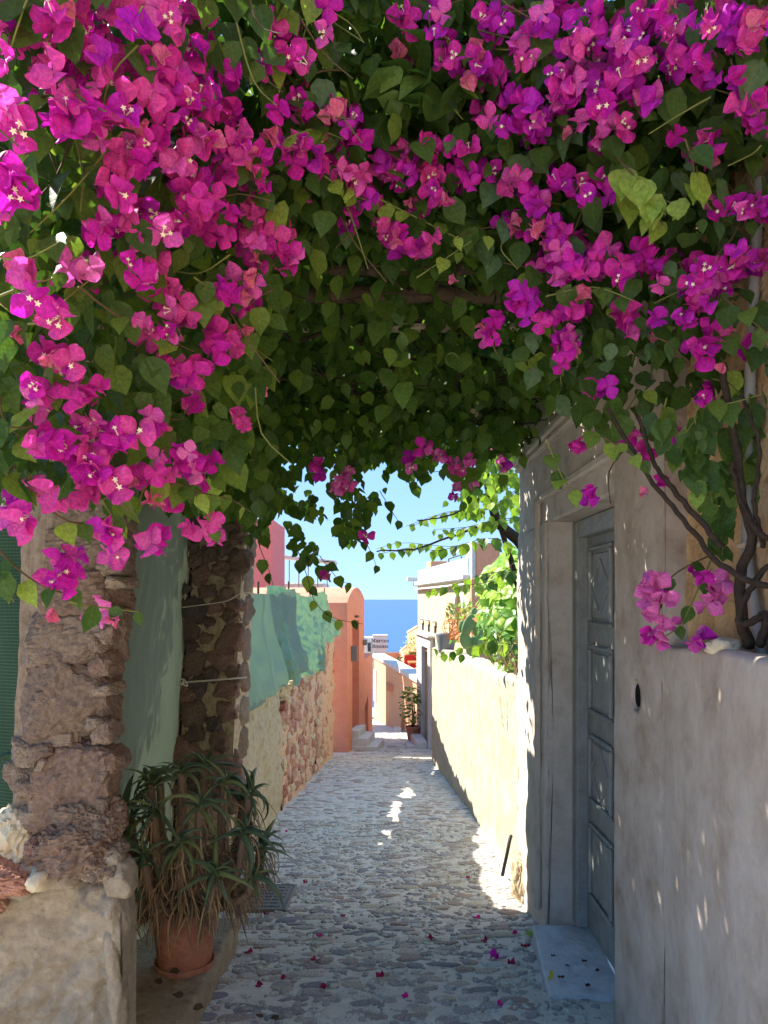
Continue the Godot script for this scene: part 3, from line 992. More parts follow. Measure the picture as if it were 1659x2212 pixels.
	part("wall_face", wall_mesh(Vector2(-1.27, -6.0), Vector2(-1.3, -9.75), side, func(s): return lerpf(-1.1, -1.5, s), func(s): return lerpf(0.62, 0.36, pow(s, 1.3)) + 0.12 * smoothstep(0.86, 1.0, s), 0.42, 0.06, 0.04, 0.09, 24), m.roughcast, rc)
	for k in 9:
		part("stone", stone_mesh(Vector3(rr(0.2, 0.34), rr(0.09, 0.14), rr(0.3, 0.44)), 8, 3.2, 0.22, 400 + k), m.lane if k % 3 else m.pale_rock, rc, Transform3D(Basis(Vector3.UP, rr(-0.4, 0.4)), Vector3(-1.44 + rr(-0.06, 0.06), lerpf(0.63, 0.38, k / 8.0) + (0.12 if k == 8 else 0.0), lerpf(-6.5, -9.6, k / 8.0))))
	# red rubble wall in two heights
	var rb := thing("rubble_wall", "red rubble stone wall with pale mortar leading to the pink tower", "wall")
	part("mortar", wall_mesh(Vector2(-1.31, -9.76), Vector2(-1.3, -14.5), side, func(s): return lerpf(-1.5, -2.1, s), func(s): return lerpf(0.22, 0.08, s), 0.42, 0.09, 0.05, 0.08, 26), m.red_mortar, rb)
	part("mortar", wall_mesh(Vector2(-1.3, -14.51), Vector2(-1.27, -19.25), side, func(s): return lerpf(-2.1, -2.7, s), func(s): return lerpf(0.5, 0.4, s), 0.42, 0.09, 0.05, 0.06, 28), m.red_mortar, rb)
	var laid := []
	var z := 9.85
	while z < 19.2:
		var wd := rr(0.16, 0.34)
		var yy := gy(z) + rr(0.0, 0.1)
		var top := lerpf(0.22, 0.08, (z - 9.76) / 4.74) if z < 14.5 else 0.44
		while yy < top - 0.04:
			var hh := rr(0.1, 0.2)
			if rng.randf() < 0.8 and not (z > 17.6 and rng.randf() < 0.7):
				laid.append([z, Vector3(-1.335 + rr(-0.02, 0.01), yy + hh * 0.5, -(z + wd * 0.5 + rr(-0.05, 0.05))), Vector3(0.13, hh * rr(0.85, 1.1), wd * rr(0.85, 1.1))])
			yy += hh
		z += wd
	var kinds := []
	for k in 10:
		kinds.append(stone_mesh(Vector3.ONE, 5, 3.2, 0.2, 500 + k))
	# stones along the top
	z = 9.9
	while z < 19.1:
		var top := lerpf(0.24, 0.1, (z - 9.76) / 4.74) if z < 14.45 else 0.48
		var s := Vector3(rr(0.24, 0.36), rr(0.12, 0.22), rr(0.18, 0.34))
		laid.append([z, Vector3(-1.42 + rr(-0.05, 0.05), top, -z), s])
		z += s.z * 0.9
	laid.append([14.4, Vector3(-1.4, 0.3, -14.4), Vector3(0.3, 0.3, 0.26)])
	laid.sort_custom(func(a, b): return a[0] < b[0])
	var rest := {}
	for k in laid.size():
		var e = laid[k]
		var xf := Transform3D(Basis.from_euler(Vector3(rr(-0.2, 0.2), rr(-0.15, 0.15), 0)).scaled_local(e[2]), e[1])
		var kind := rng.randi() % kinds.size()
		var col: int = rng.randi() % m.red_rock.size()
		if e[1].x < -1.36 and rng.randf() < 0.7:
			col = 4
		if k < 300:
			part("stone", kinds[kind], m.red_rock[col], rb, xf)
		else:
			var key: int = kind * 10 + col
			if not rest.has(key):
				rest[key] = []
			rest[key].append(xf)
	for key in rest:
		swarm("stones", kinds[int(key) / 10], m.red_rock[int(key) % 10], rb, rest[key])
	var db2 := MB.new()
	db2.lathe(PackedVector2Array([Vector2(0.001, 0.02), Vector2(0.06, 0.02), Vector2(0.075, 0.012), Vector2(0.08, -0.02)]), 20)
	part("drain_cap", db2.mesh(), m.pale_wood, rb, Transform3D(Basis(Vector3.BACK, -PI / 2), Vector3(-1.235, -0.85, -14.3)))
	# green tarpaulins draped above the walls
	var tp := thing("tarpaulin", "mint green tarpaulin draped in folds above the red rubble wall", "tarpaulin")
	var ab := MB.new()
	ab.grid(200, 70, func(u: float, w: float) -> Vector3:
		var zz := lerpf(9.3, 19.6, pow(u, 1.1))
		var top := 1.6 + 0.05 * sin(u * 9.0) - 0.12 * smoothstep(0.9, 1.0, u) - 0.06 * sin(u * PI)
		var low := lerpf(lerpf(0.34, 0.12, (zz - 9.3) / 5.0), 0.5, smoothstep(14.2, 15.4, zz)) + 0.03 * sin(zz * 1.7)
		var yy := lerpf(top, low, w)
		var out := 0.24 * smoothstep(0.2, 0.95, w)
		var p := Vector3(-1.44 + out, yy, -zz - 0.5 * w * (1.0 - u))
		var pleat := 0.05 * sin(zz * 2.6 + w * 1.6) * (0.4 + w) + 0.035 * nz(p, 2.4) + 0.02 * sin(zz * 7.0 - w * 4.0) + 0.02 * nz(p, 7.0) + 0.008 * nz(p * Vector3(1, 0.5, 1), 22.0) + 0.01 * sin(yy * 24.0 + 5.0 * nz(p, 1.2))
		return p + Vector3(pleat, 0, pleat * 0.6))
	part("sheet", ab.mesh(), m.tarp, tp)
	var tg := thing("tarpaulin", "grey green net sheet hanging beside the dark lava pillar above the roughcast wall", "tarpaulin")
	var bb2 := MB.new()
	bb2.grid(40, 30, func(u: float, w: float) -> Vector3:
		var zz := lerpf(6.25, 11.6, u) + 0.6 * w * u
		var yy := lerpf(1.6 - 0.1 * sin(u * PI), 0.42 - 0.1 * u, w)
		var p := Vector3(-1.36 + 0.13 * smoothstep(0.4, 1.0, w), yy, -zz)
		return p + Vector3(0.03 * sin(zz * 6.0) + 0.03 * nz(p, 2.6), 0, 0))
	part("sheet", bb2.mesh(), m.tarp_grey, tg)
	part("pole", tube_mesh([Vector3(-1.42, 0.2, -8.7), Vector3(-1.4, 1.64, -8.55)], 0.014, 0.014, 3, 6), m.wood, tg)
	# the two rods that hold the mint sheet up
	for zz in [12.0, 15.5, 19.2]:
		part("pole", tube_mesh([Vector3(-1.5, 0.0, -zz), Vector3(-1.49, 1.72, -zz)], 0.014, 0.014, 3, 6), m.wood, tp)
	# metal cover in the lane
	var cov := thing("drain_cover", "square metal drain cover with ribbed grid set in the lane", "drain cover", Vector3(-0.86, gy(5.5) + 0.012, -5.5))
	cov.rotation.x = -0.127
	part("plate", box_mesh(Vector3(0.36, 0.02, 0.66), 0.004), m.iron, cov)
	for k in 7:
		part("rib", box_mesh(Vector3(0.3, 0.006, 0.022), 0.002), m.iron, cov, Transform3D(Basis(), Vector3(0, 0.013, lerpf(-0.26, 0.26, k / 6.0))))
	for k in 5:
		part("rib", box_mesh(Vector3(0.016, 0.005, 0.58), 0.002), m.iron, cov, Transform3D(Basis(), Vector3(lerpf(-0.13, 0.13, k / 4.0), 0.0125, 0)))
	for e in [-1, 1]:
		part("rim", box_mesh(Vector3(0.02, 0.03, 0.7), 0.004), m.iron, cov, Transform3D(Basis(), Vector3(e * 0.191, 0.0, 0)))
		part("rim", box_mesh(Vector3(0.36, 0.03, 0.02), 0.004), m.iron, cov, Transform3D(Basis(), Vector3(0, 0.0, e * 0.341)))


func make_far() -> void:
	# pink gatehouse with a vaulted roof
	var t := thing("gatehouse", "pink vaulted gatehouse with a deep doorway at the end of the rubble wall", "building")
	var dir := Vector2(0.155, -0.988)
	var xf := face_xf(Vector3(-0.957, 0, -20.0), dir)
	# x along the lane face, y up, z out towards the lane
	var o := PackedVector2Array([Vector2(0, -3.2), Vector2(0.674, -3.2), Vector2(0.674, 0.84), Vector2(1.64, 0.84), Vector2(1.64, -3.2), Vector2(2.47, -3.2), Vector2(2.47, 1.38)])
	for k in 11:
		var a := k / 10.0
		var s := 2.47 * (1.0 - a)
		o.append(Vector2(s, 1.34 + 0.42 * pow(1.0 - pow(absf(s - 1.3) / 1.3, 1.7), 0.8)))
	var b := MB.new()
	b.prism(o, -0.4, 0.0, xf)
	var back := PackedVector2Array([Vector2(0, -3.2), Vector2(2.47, -3.2)])
	for k in range(6, o.size()):
		back.append(o[k])
	b.prism(back, -3.0, -0.401, xf)
	part("wall", b.mesh(), m.pink, t)
	var low := PackedVector2Array([Vector2(2.471, -3.2), Vector2(2.66, -3.2), Vector2(2.66, -1.75), Vector2(3.2, -1.45), Vector2(3.22, -3.2), Vector2(4.0, -3.2), Vector2(4.0, -0.25), Vector2(2.471, -0.36)])
	var lb := MB.new()
	lb.prism(low, -0.5, -0.02, xf)
	lb.prism(PackedVector2Array([Vector2(2.471, -3.2), Vector2(4.0, -3.2), Vector2(4.0, -0.25), Vector2(2.471, -0.36)]), -2.6, -0.501, xf)
	part("low_wall", lb.mesh(), m.pink, t)
	part("door", box_mesh(Vector3(0.95, 2.9, 0.03), 0.003), m.pink_dark, t, xf * Transform3D(Basis(), Vector3(1.157, -0.62, -0.38)))
	for k in 3:
		part("step", box_mesh(Vector3(1.25 - k * 0.1, 0.22, 0.75 - k * 0.24), 0.012), m.grey if k == 9 else m.white, t, xf * Transform3D(Basis(), Vector3(1.25, -2.62 + k * 0.2, 0.3 - k * 0.13)))
	part("meter_box", box_mesh(Vector3(0.1, 0.4, 0.16), 0.01), m.iron, t, xf * Transform3D(Basis(), Vector3(0.56, -0.02, 0.08)))
	part("meter_box", box_mesh(Vector3(0.14, 0.16, 0.12), 0.01), m.grey, t, xf * Transform3D(Basis(), Vector3(2.3, 0.18, 0.06)))
	part("lamp", box_mesh(Vector3(0.22, 0.06, 0.1), 0.02), m.brown_door, t, xf * Transform3D(Basis(), Vector3(1.1, 0.96, 0.05)))
	# rose house and white roof terrace behind the tarpaulins
	var rose := thing("rose_house", "rose pink house wall rising behind the green tarpaulins", "building")
	part("wall", box_mesh(Vector3(2.6, 9.0, 3.0), 0.03), m.rose, rose, Transform3D(Basis(), Vector3(-4.72, -0.6, -25.0)))
	var wt := thing("roof_terrace", "white roof terrace with thin metal posts behind the green tarpaulins", "building")
	part("wall", box_mesh(Vector3(4.6, 6.0, 3.0), 0.03), m.white, wt, Transform3D(Basis(), Vector3(-4.6, -0.95, -31.0)))
	part("awning", box_mesh(Vector3(2.9, 0.12, 1.6), 0.02), m.white, wt, Transform3D(Basis(Vector3.BACK, -0.1), Vector3(-3.25, 2.95, -29.0)))
	for k in 5:
		part("post", tube_mesh([Vector3(-3.6 + k * 0.36, 1.2, -29.2), Vector3(-3.6 + k * 0.36, 2.95 - k * 0.03, -29.2)], 0.02, 0.02, 2, 5), m.grey, wt)
	for k in 4:
		part("reinforcing_rod", tube_mesh([Vector3(-3.95 + k * 0.27, 0.6, -24.0), Vector3(-4.05 + k * 0.25, 2.2 - 0.2 * k, -24.0)], 0.012, 0.012, 2, 5), m.brown_door, wt)
	# yellow house on the right
	var h := thing("yellow_house", "pale yellow house with blue white parapet above the sunlit lane", "building")
	var hd := Vector2(-0.088, -0.996)
	var hx := face_xf(Vector3(1.76, 0, -16.0), hd)
	# face_xf's z points right of dir; the lane is on its left, so z runs into the house
	var win := PackedVector2Array([Vector2(0, -3.2), Vector2(0, 1.86), Vector2(8.0, 1.86), Vector2(8.0, -3.2), Vector2(6.33, -3.2), Vector2(6.33, -0.06), Vector2(5.08, -0.06), Vector2(5.08, -3.2)])
	var hb := MB.new()
	# the arched window is cut out of the upper part
	var up := PackedVector2Array([Vector2(0, 0.5), Vector2(0.5, 0.5), Vector2(0.5, 1.1)])
	for k in 13:
		var a := PI - PI * k / 12.0
		up.append(Vector2(0.95 + cos(a) * 0.45, 1.1 + sin(a) * 0.46))
	up.append_array(PackedVector2Array([Vector2(1.4, 0.5), Vector2(8.0, 0.5), Vector2(8.0, 1.86), Vector2(0, 1.86)]))
	hb.prism(up, 0.0, 0.3, hx)
	var dn := PackedVector2Array([Vector2(0, -3.4), Vector2(5.08, -3.4), Vector2(5.08, -0.06), Vector2(6.33, -0.06), Vector2(6.33, -3.4), Vector2(8.0, -3.4), Vector2(8.0, 0.5), Vector2(0, 0.5)])
	hb.prism(dn, 0.0, 0.3, hx)
	part("wall", hb.mesh(), m.butter, h)
	part("end_wall", box_mesh(Vector3(0.3, 5.26, 5.4), 0.01), m.salmon, h, hx * Transform3D(Basis(), Vector3(-0.152, -0.77, 2.7)))
	part("floor_slab", box_mesh(Vector3(7.9, 0.2, 5.0), 0.01), m.white, h, hx * Transform3D(Basis(), Vector3(4.0, 1.72, 2.82)))
	part("back_wall", box_mesh(Vector3(7.9, 5.2, 0.2), 0.01), m.butter, h, hx * Transform3D(Basis(), Vector3(4.0, -0.8, 5.3)))
	part("far_wall", box_mesh(Vector3(0.2, 5.2, 4.8), 0.01), m.butter, h, hx * Transform3D(Basis(), Vector3(7.88, -0.8, 2.74)))
	var wn := MB.new()
	wn.box(hx * Transform3D(Basis(), Vector3(0.95, 1.0, 0.2)), Vector3(0.98, 1.2, 0.03), 0.002)
	var wnode := part("window", wn.mesh(), m.rose, h)
	part("pane", box_mesh(Vector3(0.4, 0.9, 0.02), 0.002), m.glass, wnode, hx * Transform3D(Basis(), Vector3(0.95, 0.95, 0.17)))
	var ring := MB.new()
	var rp := PackedVector3Array()
	for k in 15:
		var a := PI - PI * k / 14.0
		rp.append(hx * Vector3(0.95 + cos(a) * 0.5, 1.1 + sin(a) * 0.51, -0.01))
	ring.tube(rp, PackedFloat32Array([0.05]), 6)
	part("window_trim", ring.mesh(), m.white, h)
	part("cornice", box_mesh(Vector3(8.2, 0.12, 0.2), 0.02), m.white, h, hx * Transform3D(Basis(), Vector3(4.02, 1.9, -0.04)))
	part("cornice", box_mesh(Vector3(8.16, 0.05, 0.14), 0.01), m.white, h, hx * Transform3D(Basis(), Vector3(4.02, 1.74, -0.05)))
	part("parapet", box_mesh(Vector3(8.0, 0.36, 0.22), 0.02), m.pale_blue, h, hx * Transform3D(Basis(), Vector3(4.0, 2.14, 0.1)))
	part("corner_pier", box_mesh(Vector3(0.66, 0.78, 0.5), 0.01), m.salmon, h, hx * Transform3D(Basis(), Vector3(0.1, 2.2, 0.36)))
	part("pier_face", box_mesh(Vector3(0.7, 0.86, 0.08), 0.01), m.white, h, hx * Transform3D(Basis(), Vector3(0.1, 2.2, 0.06)))
	part("chimney", box_mesh(Vector3(0.9, 0.3, 0.5), 0.01), m.terrace, h, hx * Transform3D(Basis(), Vector3(7.4, 2.42, 0.5)))
	part("gutter", box_mesh(Vector3(0.3, 0.14, 0.3), 0.02), m.white, h, hx * Transform3D(Basis(), Vector3(8.1, 2.06, -0.18)))
	for k in 3:
		part("vent", box_mesh(Vector3(0.34, 0.05, 0.14), 0.01), m.white, h, hx * Transform3D(Basis(), Vector3(4.4 + k * 1.2, 0.84, -0.06)))
		part("vent", box_mesh(Vector3(0.26, 0.2, 0.03), 0.004), m.dark_hole, h, hx * Transform3D(Basis(), Vector3(4.4 + k * 1.2, 0.62, -0.012)))
	var rl := MB.new()
	for k in 2:
		rl.tube(PackedVector3Array([hx * Vector3(1.2, 2.52 + k * 0.14, 0.8), hx * Vector3(7.0, 2.5 + k * 0.14, 0.8)]), PackedFloat32Array([0.018]), 5)
	rl.tube(PackedVector3Array([hx * Vector3(5.0, 2.2, 0.8), hx * Vector3(5.0, 2.72, 0.8)]), PackedFloat32Array([0.02]), 5)
	rl.tube(PackedVector3Array([hx * Vector3(7.0, 2.2, 0.8), hx * Vector3(7.0, 2.64, 0.8)]), PackedFloat32Array([0.02]), 5)
	part("roof_rail", rl.mesh(), m.wood, h)
	# white door surround
	for s in [[4.86, 0.44], [6.85, 1.04]]:
		part("door_surround", box_mesh(Vector3(s[1], 3.4, 0.12), 0.012), m.white, h, hx * Transform3D(Basis(), Vector3(s[0], -1.62, -0.062)))
	part("door_surround", box_mesh(Vector3(2.74, 0.3, 0.12), 0.012), m.white, h, hx * Transform3D(Basis(), Vector3(6.0, 0.23, -0.062)))
	part("door_cornice", box_mesh(Vector3(2.9, 0.07, 0.22), 0.012), m.white, h, hx * Transform3D(Basis(), Vector3(6.0, 0.42, -0.09)))
	var dr := part("door", box_mesh(Vector3(1.24, 3.4, 0.05), 0.004), m.brown_door, h, hx * Transform3D(Basis(), Vector3(5.705, -1.75, 0.2)))
	part("pane", box_mesh(Vector3(0.4, 1.5, 0.02), 0.002), m.glass, dr, Transform3D(Basis(), Vector3(0.2, 0.8, -0.036)))
	part("doorstep", box_mesh(Vector3(1.3, 0.3, 0.3), 0.012), m.white, h, hx * Transform3D(Basis(), Vector3(5.7, -2.62, -0.28)))
	# shrub in a pot by that door
	var pot := thing("potted_shrub", "small leafy shrub in a brown pot beside the white door surround", "plant", Vector3(0.86, gy(22.6) + 0.06, -22.6))
	var pb := MB.new()
	pb.lathe(PackedVector2Array([Vector2(0.001, 0.05), Vector2(0.15, 0.05), Vector2(0.16, 0.06), Vector2(0.21, 0.4), Vector2(0.23, 0.4), Vector2(0.23, 0.46), Vector2(0.2, 0.46), Vector2(0.19, 0.38), Vector2(0.001, 0.38)]), 24)
	part("pot", pb.mesh(), m.clay, pot)
	for k in 7:
		var tip := Vector3(rr(-0.26, 0.26), rr(0.9, 1.5), rr(-0.2, 0.2))
		part("stem", tube_mesh([Vector3(rr(-0.05, 0.05), 0.38, 0), tip * 0.6 + Vector3(0, 0.2, 0), tip], 0.012, 0.004, 5, 4), m.twig, pot)
	var leafm := leaf_mesh(0.34, 0.1, 0.2, 1, 0.0)
	for k in 260:
		var y := rr(0.55, 1.6)
		var r := 0.3 * sqrt(rng.randf()) * (0.6 + 0.7 * sin((y - 0.4) / 1.25 * PI))
		var a := rr(0, TAU)
		part("leaf", leafm, m.dry_plant[2] if rng.randf() < 0.6 else m.leaf[rng.randi() % 3], pot, leaf_xf(Vector3(cos(a) * r, y, sin(a) * r), Vector3(cos(a), rr(-0.8, 0.6), sin(a)), Vector3(rr(-0.5, 0.5), 1, rr(-0.5, 0.5)), rr(0.09, 0.15)))
	# slab before it
	solo("stone_slab", box_mesh(Vector3(0.6, 0.08, 1.5), 0.01), m.white, "white slab on the lane in front of the potted shrub", "slab", Transform3D(Basis(Vector3.RIGHT, -0.1), Vector3(0.92, gy(21.9) + 0.03, -21.9)))
	# beige wall with white coping where the lane turns
	var bw := thing("lane_wall", "beige wall with sloping white coping where the lane turns", "wall")
	var wd := Vector2(-0.42 - 1.25, -34.0 + 24.4)
	var bx := face_xf(Vector3(1.25, 0, -24.4), wd)
	var len := wd.length()
	var wp := PackedVector2Array([Vector2(0, -4.2), Vector2(3.0, -4.2), Vector2(3.0, -3.25)])
	for k in 9:
		var a := PI - PI * k / 8.0
		wp.append(Vector2(3.35 + cos(a) * 0.35, -3.1 + sin(a) * 0.5))
	wp.append_array(PackedVector2Array([Vector2(3.7, -3.25), Vector2(3.7, -4.2), Vector2(len, -4.2), Vector2(len, -1.14), Vector2(0, -1.3)]))
	var wb := MB.new()
	wb.prism(wp, 0.0, 0.35, bx)
	part("wall", wb.mesh(), m.peach, bw)
	part("niche_back", box_mesh(Vector3(0.9, 1.7, 0.04), 0.002), m.salmon, bw, bx * Transform3D(Basis(), Vector3(3.35, -3.2, 0.33)))
	var cp := MB.new()
	cp.prism(PackedVector2Array([Vector2(-0.1, -1.298), Vector2(len, -1.138), Vector2(len, -0.99), Vector2(-0.1, -1.15)]), -0.09, 0.45, bx)
	part("coping", cp.mesh(), m.white, bw)
	part("stone", stone_mesh(Vector3(0.5, 0.4, 0.3), 8, 2.6, 0.2, 91), m.white, bw, bx * Transform3D(Basis(), Vector3(3.2, -3.35, -0.2)))
	var sh := thing("shuttered_door", "grey blue shuttered door at the far end of the beige wall", "door")
	for k in 2:
		part("shutter", box_mesh(Vector3(0.05, 1.4, 0.5), 0.006), m.door_grey, sh, Transform3D(Basis(Vector3.UP, 0.3), Vector3(-0.38 + k * 0.14, -2.35, -33.6 - k * 0.5)))
	# terrace beyond the coping
	var ter := thing("terrace", "terracotta coloured terrace with white topped parapet above the sea", "terrace")
	var sides := [[834, 861, 1411, 1411, 38.0, 38.0], [861, 880, 1411, 1395, 38.0, 36.0], [880, 902, 1367, 1354, 35.9, 33.0]]
	for s in sides:
		var a := pt(s[0], s[2], s[4])
		var c := pt(s[1], s[3], s[5])
		var dd := Vector2(c.x - a.x, c.z - a.z)
		var fx := face_xf(Vector3(a.x, 0, a.z), dd)
		var sb := MB.new()
		sb.prism(PackedVector2Array([Vector2(0, -4.5), Vector2(dd.length(), -4.5), Vector2(dd.length(), c.y), Vector2(0, a.y)]), 0.0, -0.2, fx)
		part("wall", sb.mesh(), m.terrace, ter)
		var kb := MB.new()
		kb.prism(PackedVector2Array([Vector2(0, a.y + 0.002), Vector2(dd.length(), c.y + 0.002), Vector2(dd.length(), c.y + 0.07), Vector2(0, a.y + 0.07)]), 0.03, -0.23, fx)
		part("coping", kb.mesh(), m.white, ter)
	part("floor", box_mesh(Vector3(4.0, 0.2, 8.0), 0.01), m.terrace, ter, Transform3D(Basis(), Vector3(2.1, -2.0, -33.5)))
	# red chairs and a table
	for k in 2:
		var at := pt(886 + k * 8, 1452 - k * 4, 29.5 + k * 1.6)
		var ch := thing("chair", ["red chair beside the orange table, nearer to the white coping", "red chair behind the orange table on the terrace"][k], "chair", Vector3(at.x, -1.9, at.z), "red chairs on the terrace")
		part("seat", box_mesh(Vector3(0.44, 0.05, 0.44), 0.01), m.red, ch, Transform3D(Basis(), Vector3(0, 0.62, 0)))
		part("backrest", box_mesh(Vector3(0.44, 0.5, 0.04), 0.01), m.red, ch, Transform3D(Basis(), Vector3(0, 0.92, -0.2)))
		for e in [[-1, -1], [1, -1], [1, 1], [-1, 1]]:
			part("leg", box_mesh(Vector3(0.04, 0.6, 0.04), 0.004), m.orange_wood, ch, Transform3D(Basis(), Vector3(e[0] * 0.19, 0.3, e[1] * 0.19)))
	var tt := pt(901, 1436, 29.0)
	var table := thing("table", "orange wooden table on the terrace beside the red chairs", "table", Vector3(tt.x, -1.9, tt.z))
	part("tabletop", box_mesh(Vector3(0.7, 0.05, 0.7), 0.01), m.orange_wood, table, Transform3D(Basis(), Vector3(0, 0.95, 0)))
	for e in [[-1, -1], [1, -1], [1, 1], [-1, 1]]:
		part("leg", box_mesh(Vector3(0.05, 0.94, 0.05), 0.004), m.orange_wood, table, Transform3D(Basis(), Vector3(e[0] * 0.3, 0.47, e[1] * 0.3)))
	# a green plant in a white pot and the white flowering shrub
	var gp := thing("potted_plant", "dark green plant in a white pot on the terrace parapet", "plant", Vector3(pt(871, 1440, 33).x, -1.75, -33.0))
	var qb := MB.new()
	qb.lathe(PackedVector2Array([Vector2(0.001, 0), Vector2(0.15, 0), Vector2(0.2, 0.36), Vector2(0.17, 0.36), Vector2(0.001, 0.3)]), 16)
	part("pot", qb.mesh(), m.white, gp)
	for k in 90:
		var v := rv(1.0)
		v = v.normalized() * rr(0.1, 0.32)
		v.y = absf(v.y)
		part("leaf", leafm, m.leaf[1], gp, leaf_xf(Vector3(0, 0.4, 0) + v, v + Vector3(0, -0.1, 0), Vector3(rr(-0.5, 0.5), 1, rr(0, 0.6)), rr(0.1, 0.16)))
	var wf := thing("flowering_shrub", "pale shrub with white flowers on the terrace beside the yellow house", "shrub", Vector3(pt(888, 1400, 31).x, -1.9, -31.0))
	for k in 5:
		part("stem", tube_mesh([Vector3(0, 0, 0), Vector3(rr(-0.2, 0.2), 0.7, rr(-0.2, 0.2)), Vector3(rr(-0.4, 0.4), rr(1.1, 1.6), rr(-0.3, 0.3))], 0.02, 0.006, 5, 4), m.twig, wf)
	for k in 200:
		var v := rv(1.0).normalized() * rr(0.1, 0.5)
		part("leaf", leafm, m.dry_plant[2] if k % 3 else m.leaf[2], wf, leaf_xf(Vector3(0, 1.25, 0) + v * Vector3(0.8, 1.1, 0.8), v, Vector3(rr(-0.5, 0.5), 1, rr(0, 0.6)), rr(0.07, 0.12)))
	for k in 60:
		var v := rv(1.0).normalized() * rr(0.35, 0.56)
		part("flower", leafm, m.floret, wf, leaf_xf(Vector3(0, 1.25, 0) + v * Vector3(0.8, 1.1, 0.8), v, Vector3(rr(-0.5, 0.5), 1, rr(0, 0.6)), rr(0.07, 0.11)))
	# the white sign tower
	var sg := thing("sign_tower", "white rooftop block lettered Marcos Rooms in front of the sea", "sign")
	var s0 := pt(806, 1412, 38.0)
	part("block", box_mesh(Vector3(0.7, 2.6, 0.6), 0.015), m.white, sg, Transform3D(Basis(), Vector3(s0.x + 0.345, s0.y - 0.44, -38.31)))
	part("cap", box_mesh(Vector3(0.76, 0.06, 0.66), 0.01), m.white, sg, Transform3D(Basis(), Vector3(s0.x + 0.345, s0.y + 0.892, -38.31)))
	part("side_block", box_mesh(Vector3(0.5, 2.6, 0.9), 0.015), m.white, sg, Transform3D(Basis(), Vector3(s0.x - 0.26, s0.y - 0.5, -38.8)))
	part("side_window", box_mesh(Vector3(0.16, 0.44, 0.03), 0.004), m.glass, sg, Transform3D(Basis(), Vector3(s0.x - 0.2, s0.y + 0.3, -38.34)))
	var font := SystemFont.new()
	font.font_names = PackedStringArray(["Droid Serif"])
	font.font_italic = true
	font.font_weight = 700
	for k in 2:
		var tm := TextMesh.new()
		tm.text = ["Marcos", "Rooms"][k]
		tm.font = font
		tm.font_size = 64
		tm.pixel_size = 0.0038
		tm.depth = 0.01
		part("lettering", tm, plain(c8(70, 70, 74), 0.8), sg, Transform3D(Basis(), Vector3(s0.x + 0.345, s0.y + 0.64 - k * 0.28, -38.003)))
	# low pitched roof left of it
	var rf := thing("far_roof", "small dark roof edge behind the pink gatehouse, beside the white sign block", "building")
	part("roof", box_mesh(Vector3(1.2, 0.07, 1.5), 0.01), m.grey, rf, Transform3D(Basis(Vector3.BACK, -0.5), Vector3(-1.35, -0.28, -37.0)))
	part("wall", box_mesh(Vector3(1.0, 2.6, 1.3), 0.01), m.white, rf, Transform3D(Basis(), Vector3(-1.5, -1.75, -37.0)))


# ---------------------------------------------------------------- leaves and bracts
# runs from its base at the origin to a tip at y = -1; the upper side looks along z
func leaf_mesh(wide: float, fold: float, curl: float, halves: int, wave: float, base := 0.26) -> ArrayMesh:
	var mb := MB.new()
	var rows := [[0.0, 0.02], [0.05, base * 1.7], [0.16, 0.84], [0.32, 1.0], [0.5, 0.9], [0.68, 0.6], [0.85, 0.25], [1.0, 0.0]]
	var n := halves * 2
	for k in rows.size():
		var t: float = rows[k][0]
		var w: float = rows[k][1] * wide
		for i in n + 1:
			var u := float(i) / n * 2.0 - 1.0
			var z := fold * absf(u) * w - curl * t * t + wave * absf(u) * sin(t * 11.0 + u * 2.0)
			var sag := 0.06 * absf(u) * (1.0 - t) if k < 2 else 0.0
			mb.add(Vector3(u * w, -t + sag, z), Vector2(0.5 + u * 0.5 * rows[k][1], t))
	for k in rows.size() - 1:
		for i in n:
			var a := k * (n + 1) + i
			mb.quad(a, a + 1, a + n + 2, a + n + 1)
	return mb.mesh()


func leaf_xf(p: Vector3, tip: Vector3, up: Vector3, size: float) -> Transform3D:
	var y := -tip.normalized()
	var z := up - y * up.dot(y)
	if z.length() < 0.05:
		z = y.cross(Vector3(0.3, 0.2, 1.0))
	z = z.normalized()
	return Transform3D(Basis(y.cross(z) * size, y * size, z * size), p)


